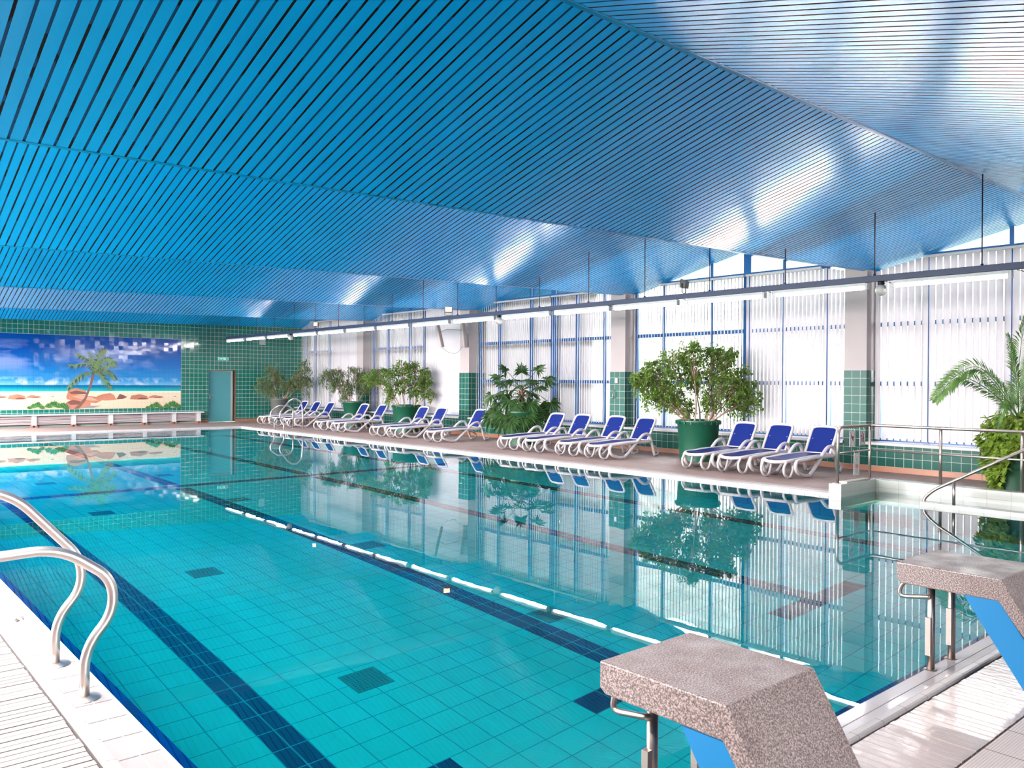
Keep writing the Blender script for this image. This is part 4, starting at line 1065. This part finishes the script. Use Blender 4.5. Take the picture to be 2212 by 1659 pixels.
def bush(name, loc, label, potr, poth, potm, lobes, nleaf, mat, L, w, stems, seed, droop=.5, handles=True, barkmat=None):
    random.seed(seed)
    t = thing(name, label, 'potted plant', loc)
    pot(t, potr, poth, potm, handles)
    fo = MB(); wood = MB(); tot = sum(l[3]*l[4] for l in lobes)
    bases = []
    for k in range(stems):
        a = 2*math.pi*k/stems+random.random(); bases.append(Vector((math.cos(a), math.sin(a), 0))*potr*random.uniform(.2, .6)+Vector((0, 0, poth-.06)))
    for (a, bb, z, ra, rz_, rb) in lobes:
        C = fr_*a+ff_*bb+Vector((0, 0, z))
        nt_ = max(5, int(nleaf*ra*rz_/tot/16))
        bs = min(bases, key=lambda v: (v-Vector((C.x, C.y, v.z))).length)
        hub_ = bs+(C-bs)*.55+Vector((random.uniform(-.05, .05), random.uniform(-.05, .05), .03))
        wood.tube(smooth_path([bs, bs*.6+hub_*.4+Vector((random.uniform(-.05, .05), random.uniform(-.05, .05), 0)), hub_, C], 4), [(.020-.012*i/12) for i in range(13)], 6)
        for k in range(nt_):
            while True:
                u_ = Vector((random.uniform(-1, 1), random.uniform(-1, 1), random.uniform(-1, 1)))
                if .25 < u_.length < 1: break
            tip = C+fr_*u_.x*ra+ff_*u_.y*rb+Vector((0, 0, u_.z*rz_))
            st = C+(tip-C)*.15 if random.random() < .6 else hub_
            mid = (st+tip)/2+Vector((0, 0, .06+.08*random.random()))
            path = smooth_path([st, mid, tip, tip+(tip-mid).normalized()*.05+Vector((0, 0, -.08*droop))], 4)
            wood.tube(path, [.0045-.003*i/len(path) for i in range(len(path))], 4, cap=False)
            for j in range(16):
                s_ = path[min(len(path)-1, int(len(path)*random.uniform(.35, 1)))]
                d_ = Vector((random.gauss(0, .7), random.gauss(0, .7), random.gauss(-droop, .45))).normalized()
                n_ = Vector((random.gauss(0, .5), random.gauss(0, .5), 1)).cross(d_)
                n_ = d_.cross(n_).normalized() if n_.length > .01 else Vector((0, 0, 1))
                pp = s_+Vector((random.gauss(0, .028), random.gauss(0, .028), random.gauss(0, .028)))
                leaf(fo, pp, d_, n_, L*random.uniform(.7, 1.2), w*random.uniform(.75, 1.2))
    wood.build('branches', barkmat or m_bark, t)
    fo.build('foliage', mat, t, kind='stuff')
    return t
# biggest ficus   (across, deep, height, half widths)
bush('potted_ficus', (14.28, 10.46, 0), 'largest spreading ficus in a deep green pot between loungers', .44, .86, m_potg,
     [(-.95, 0, 1.75, .45, .38, .35), (-.55, .1, 2.05, .42, .32, .4), (-.15, -.1, 2.30, .36, .30, .35), (-.60, -.1, 1.45, .38, .30, .35), (.0, .1, 1.75, .40, .35, .4), (.45, .05, 2.05, .32, .38, .35),
      (.60, -.1, 1.60, .40, .38, .4), (.95, .05, 1.45, .38, .30, .35), (.25, -.1, 1.28, .35, .25, .35), (-.25, .0, 1.15, .22, .20, .2), (-1.28, 0, 1.62, .16, .2, .2), (1.1, 0, 1.25, .26, .24, .25), (-.98, 0, 1.38, .34, .26, .3), (-.55, .1, 1.22, .25, .18, .2), (.85, 0, 1.12, .24, .18, .2), (-1.18, 0, 1.72, .22, .22, .22), (.30, 0, 2.25, .22, .22, .2), (.65, 0, 2.15, .18, .28, .2), (.9, 0, 1.75, .2, .25, .2)],
     10500, m_fic, .085, .042, 6, 11)
bush('potted_ficus', (14.62, 22.05, 0), 'round leafy ficus in a green pot between two pairs of loungers', .44, .87, m_potg,
     [(-.55, 0, 1.75, .40, .35, .35), (-.10, 0, 2.05, .35, .28, .3), (.30, 0, 1.95, .42, .28, .35), (.62, 0, 1.80, .28, .33, .3), (.0, 0, 1.45, .38, .33, .3), (.50, 0, 1.40, .33, .36, .3), (-.45, 0, 1.35, .25, .25, .25),
      (-.95, .1, 1.85, .30, .30, .3), (-1.25, .2, 1.70, .25, .26, .25), (.75, 0, 1.2, .15, .22, .2), (-.62, 0, 1.05, .1, .16, .15)],
     4600, m_fic, .088, .046, 8, 12)
bush('potted_willowy_plant', (14.72, 25.5, 0), 'drooping narrow-leaved plant in a green pot by the far pillar', .385, .90, m_potg,
     [(-.95, 0, 1.75, .30, .38, .3), (-.62, 0, 1.95, .28, .30, .3), (-.55, 0, 1.45, .32, .36, .3), (.05, 0, 1.95, .36, .30, .3), (.25, 0, 1.55, .32, .38, .3), (-.20, 0, 1.40, .30, .34, .3), (.62, 0, 1.85, .22, .25, .2), (-.35, .0, 1.1, .15, .22, .2)],
     3400, m_will, .15, .020, 5, 13, droop=1.3, handles=False)
bush('potted_ficus', (13.95, 29.9, 0), 'pale weeping ficus in a grey pot against the green corner wall', .33, .93, m_potgr,
     [(-.25, 0, 1.95, .38, .42, .35), (-.60, 0, 1.42, .42, .36, .35), (.05, 0, 1.55, .45, .38, .4), (.45, 0, 1.35, .38, .35, .3), (-.30, 0, 1.15, .38, .25, .3), (.95, 0, 2.0, .28, .55, .3), (1.05, 0, 1.5, .30, .45, .3), (.60, 0, 1.7, .25, .3, .3)],
     5000, m_ficd, .08, .03, 6, 14, droop=.7, handles=False)

# fan palm
def fanleaf(b, base, d_, n_, r_, rnd):
    s = d_.cross(n_).normalized(); N = 17; i0 = len(b.v); b.v.append(tuple(base))
    mids = []
    for k in range(N+1):
        a = R(-120+240*k/N); dv = (d_*math.cos(a)+s*math.sin(a)); rr = r_*.55*(1-.15*abs(math.sin(a)))
        b.v.append(tuple(base+dv*rr+n_*(.02*(1 if k % 2 else -1)))); mids.append(len(b.v)-1)
    for k in range(N):
        b.face((i0, mids[k], mids[k+1]))
        a = R(-120+240*(k+.5)/N); dv = (d_*math.cos(a)+s*math.sin(a))
        tip = base+dv*r_*rnd.uniform(.9, 1.1)*(1-.15*abs(math.sin(a)))+Vector((0, 0, -r_*rnd.uniform(.08, .3)))
        b.v.append(tuple(tip)); b.face((mids[k], len(b.v)-1, mids[k+1]))
rnd = random.Random(21)
t = thing('potted_fan_palm', 'fan palm with drooping skirt of fronds in a dark green pot', 'potted plant', (14.3, 16.1, 0))
pot(t, .42, .87, m_potd, False)
b = MB(); pts = [(0, 0, .82), (.0, .01, 1.0), (.01, 0, 1.2), (.0, 0, 1.45)]; b.tube(smooth_path(pts, 5), [.07-.035*i/15 for i in range(16)], 10)
for k in range(60):
    a = rnd.uniform(0, 6.28); z = rnd.uniform(.85, 1.35); b.tube([(0.04*math.cos(a), .04*math.sin(a), z), (.10*math.cos(a), .10*math.sin(a), z+.09)], [.012, .003], 4)
b.build('trunk', m_trunk, t)
pet = MB(); blades = MB()
C = (725, 1190)  # picture of the crown measured across / up from the trunk foot, in steps of 1/567 m
fan = [(720, 560, 0), (990, 540, .1), (450, 560, -.1), (340, 680, .2), (400, 780, -.2), (1150, 700, .1), (1010, 850, -.2), (1190, 1110, .1), (1140, 760, .3), (560, 740, .3), (760, 800, -.35), (880, 740, .3),
       (230, 1000, 0), (400, 950, .15), (520, 1080, -.2), (330, 1120, .2), (620, 1150, -.3), (850, 1130, -.3), (1000, 1180, .2), (300, 1250, 0), (450, 1300, -.2), (650, 1290, -.4), (820, 1300, -.4), (950, 1280, -.3), (1080, 1240, -.1), (720, 1350, -.42), (560, 1380, -.4), (900, 1390, -.35), (420, 1400, -.1), (250, 1330, .1), (600, 880, .4), (900, 950, .35), (850, 1040, .4), (500, 1000, .4)]
top = Vector((0, 0, 1.42))
for (px_, py_, dp) in fan:
    P_ = fr_*((px_-725)/567)+ff_*dp+Vector((0, 0, .87+(1190-py_)/567))
    low_ = py_ > 950
    st = top if not low_ else Vector((0, 0, 1.28))
    mid = st+(P_-st)*.5+Vector((0, 0, .16 if low_ else .05))
    path = smooth_path([st, mid, P_], 5); pet.tube(path, .008, 5, cap=False)
    d_ = (path[-1]-path[-3]).normalized()
    if low_: d_ = (d_+Vector((0, 0, -.7))).normalized()
    n_ = Vector((0, 0, 1))-d_*d_.z; n_ = n_+ff_*-.5+fr_*rnd.uniform(-.4, .4); n_ = (n_-d_*n_.dot(d_)).normalized()
    fanleaf(blades, P_-d_*.1, d_, n_, .34 if not low_ else .40, rnd)
pet.build('stalks', m_fan, t); blades.build('fronds', m_fan, t, kind='stuff')

# date palm with pothos
t = thing('potted_date_palm', 'date palm with arching feather fronds above the trailing pothos pot', 'potted plant', (14.5, 4.5, 0))
pot(t, .45, .95, m_potd, False, .95)
b = MB(); b.tube([(0, 0, .88), (0, 0, 1.15)], [.10, .07], 10); b.build('trunk', m_trunk, t)
ra = MB(); le = MB(); rnd = random.Random(5)
def feather(pts, w=.26):
    path = smooth_path(pts, 8); n_ = len(path); ra.tube(path, [.010-.007*i/n_ for i in range(n_)], 5, cap=False)
    for i in range(3, n_-1):
        for sub in (0, .33, .66):
            p = path[i]*(1-sub)+path[i+1]*sub; d_ = (path[i+1]-path[i]).normalized()
            s = d_.cross(Vector((0, 0, 1)));
            if s.length < .1: s = fr_.copy()
            s.normalize(); u2 = s.cross(d_)
            L = w*math.sin(math.pi*min(.98, .18+.8*i/n_))*rnd.uniform(.85, 1.1)
            for sg in (1, -1):
                dl = (d_*.62+s*sg*.45+u2*sg*.62+u2*rnd.uniform(.0, .25)).normalized()
                e1 = p+dl*L+Vector((0, 0, -L*.15)); wv = d_*.009+s*.003
                k = len(le.v); le.v += [tuple(p-wv), tuple(p+dl*L*.5+wv*1.2), tuple(e1), tuple(p+dl*L*.5-wv*1.2)]; le.face((k, k+1, k+2, k+3))
def V(a, b_, z): return fr_*a+ff_*b_+Vector((0, 0, z))
feather([V(0, 0, 1.1), V(-.30, -.05, 1.55), V(-.72, -.1, 1.92), V(-1.15, -.15, 1.72), V(-1.42, -.2, 1.35)], .26)
feather([V(-.02, 0, 1.1), V(-.35, .1, 1.5), V(-.80, .15, 1.76), V(-1.1, .15, 1.60), V(-1.3, .15, 1.38)], .25)
feather([V(-.0, 0, 1.1), V(-.30, -.3, 1.32), V(-.48, -.4, 1.30), V(-.62, -.45, .98)], .12)
feather([V(0, 0, 1.1), V(-.05, 0, 1.7), V(-.12, 0, 2.1), V(-.20, 0, 2.45)], .25)
feather([V(0, 0, 1.1), V(.05, .1, 1.8), V(.10, .1, 2.4), V(.2, .1, 2.8)], .3)
feather([V(0, 0, 1.1), V(-.12, .25, 1.5), V(-.28, .5, 1.85)], .22)
feather([V(0, 0, 1.1), V(.3, -.1, 1.8), V(.5, -.3, 2.2), V(.8, -.5, 2.1)], .3)
feather([V(0, 0, 1.1), V(.35, .2, 1.6), V(.6, -.1, 1.9), V(.85, -.3, 1.6)], .3)
feather([V(0, 0, 1.1), V(.2, -.3, 1.5), V(.4, -.5, 1.75), V(.7, -.7, 1.4)], .26)
feather([V(0, 0, 1.1), V(.02, -.15, 1.6), V(0, -.3, 1.95), V(.05, -.5, 2.1)], .24)
ra.build('frond_stems', m_date, t); le.build('fronds', m_date, t, kind='stuff')
t = thing('trailing_pothos', 'bright green pothos spilling over the palm pot behind the railing', 'plant', (14.5, 4.5, .90))
b = MB(); vn = MB(); rnd = random.Random(9)
for k in range(1300):
    zone = rnd.random()
    if zone < .42:
        a = rnd.uniform(0, 6.28); r_ = .46*math.sqrt(rnd.random()); p = Vector((r_*math.cos(a), r_*math.sin(a), .02+rnd.uniform(0, .30)*(1.1-r_)))
    else:
        a = R(rnd.gauss(165, 24)); h = rnd.random()**.8; r_ = .46+.06*math.sin(h*3)+rnd.uniform(0, .07)*(1-h*.4)
        p = Vector((r_*math.cos(a), r_*math.sin(a), .06-h*.90)) if abs(math.degrees(a)-160) < 42*(1.15-h) else Vector((r_*math.cos(a), r_*math.sin(a), .05-h*.3))
    d_ = Vector((p.x*1.2+rnd.gauss(0, .5), p.y*1.2+rnd.gauss(0, .5), rnd.gauss(-.4, .4))).normalized()
    n_ = Vector((p.x, p.y, .6+rnd.gauss(0, .4))); n_ = (n_-d_*n_.dot(d_)).normalized()
    leaf(b, p, d_, n_, rnd.uniform(.08, .14), rnd.uniform(.055, .09))
b.build('leaves', m_poth, t, kind='stuff')
for k in range(14):
    a = R(rnd.gauss(155, 22)); c, s = math.cos(a), math.sin(a); ln = rnd.uniform(.4, .85)
    vn.tube(smooth_path([(.3*c, .3*s, .05), (.5*c, .5*s, .06), (.54*c, .54*s, -ln*.4), (.52*c, .52*s, -ln)], 4), .004, 4, cap=False)
vn.build('vines', m_poth, t)

# tube and hook on the second pillar
b = MB(); b.box(XF-.03, XF-.012, 13.62, 13.70, 1.62, 1.74)
b.build('wall_switch', m_white, label='small white switch box on the green part of a pillar', cat='switch')
b = MB(); b.tube(smooth_path([(XF-.02, 13.72, 1.45), (XF-.06, 13.72, 1.40), (XF-.09, 13.72, 1.30), (XF-.05, 13.72, 1.25), (XF-.03, 13.72, 1.28)], 4), .01, 6)
b.build('wall_hook', m_steel, label='small steel hook on the green part of a pillar below the switch', cat='hook')
# portals help the skylight through the openings
for i, (y0, y1) in enumerate(bays):
    area('window_portal', (XG+.3, (y0+y1)/2, 2.5), (0, R(90), 0), 4.3, y1-y0, 1, portal=True)
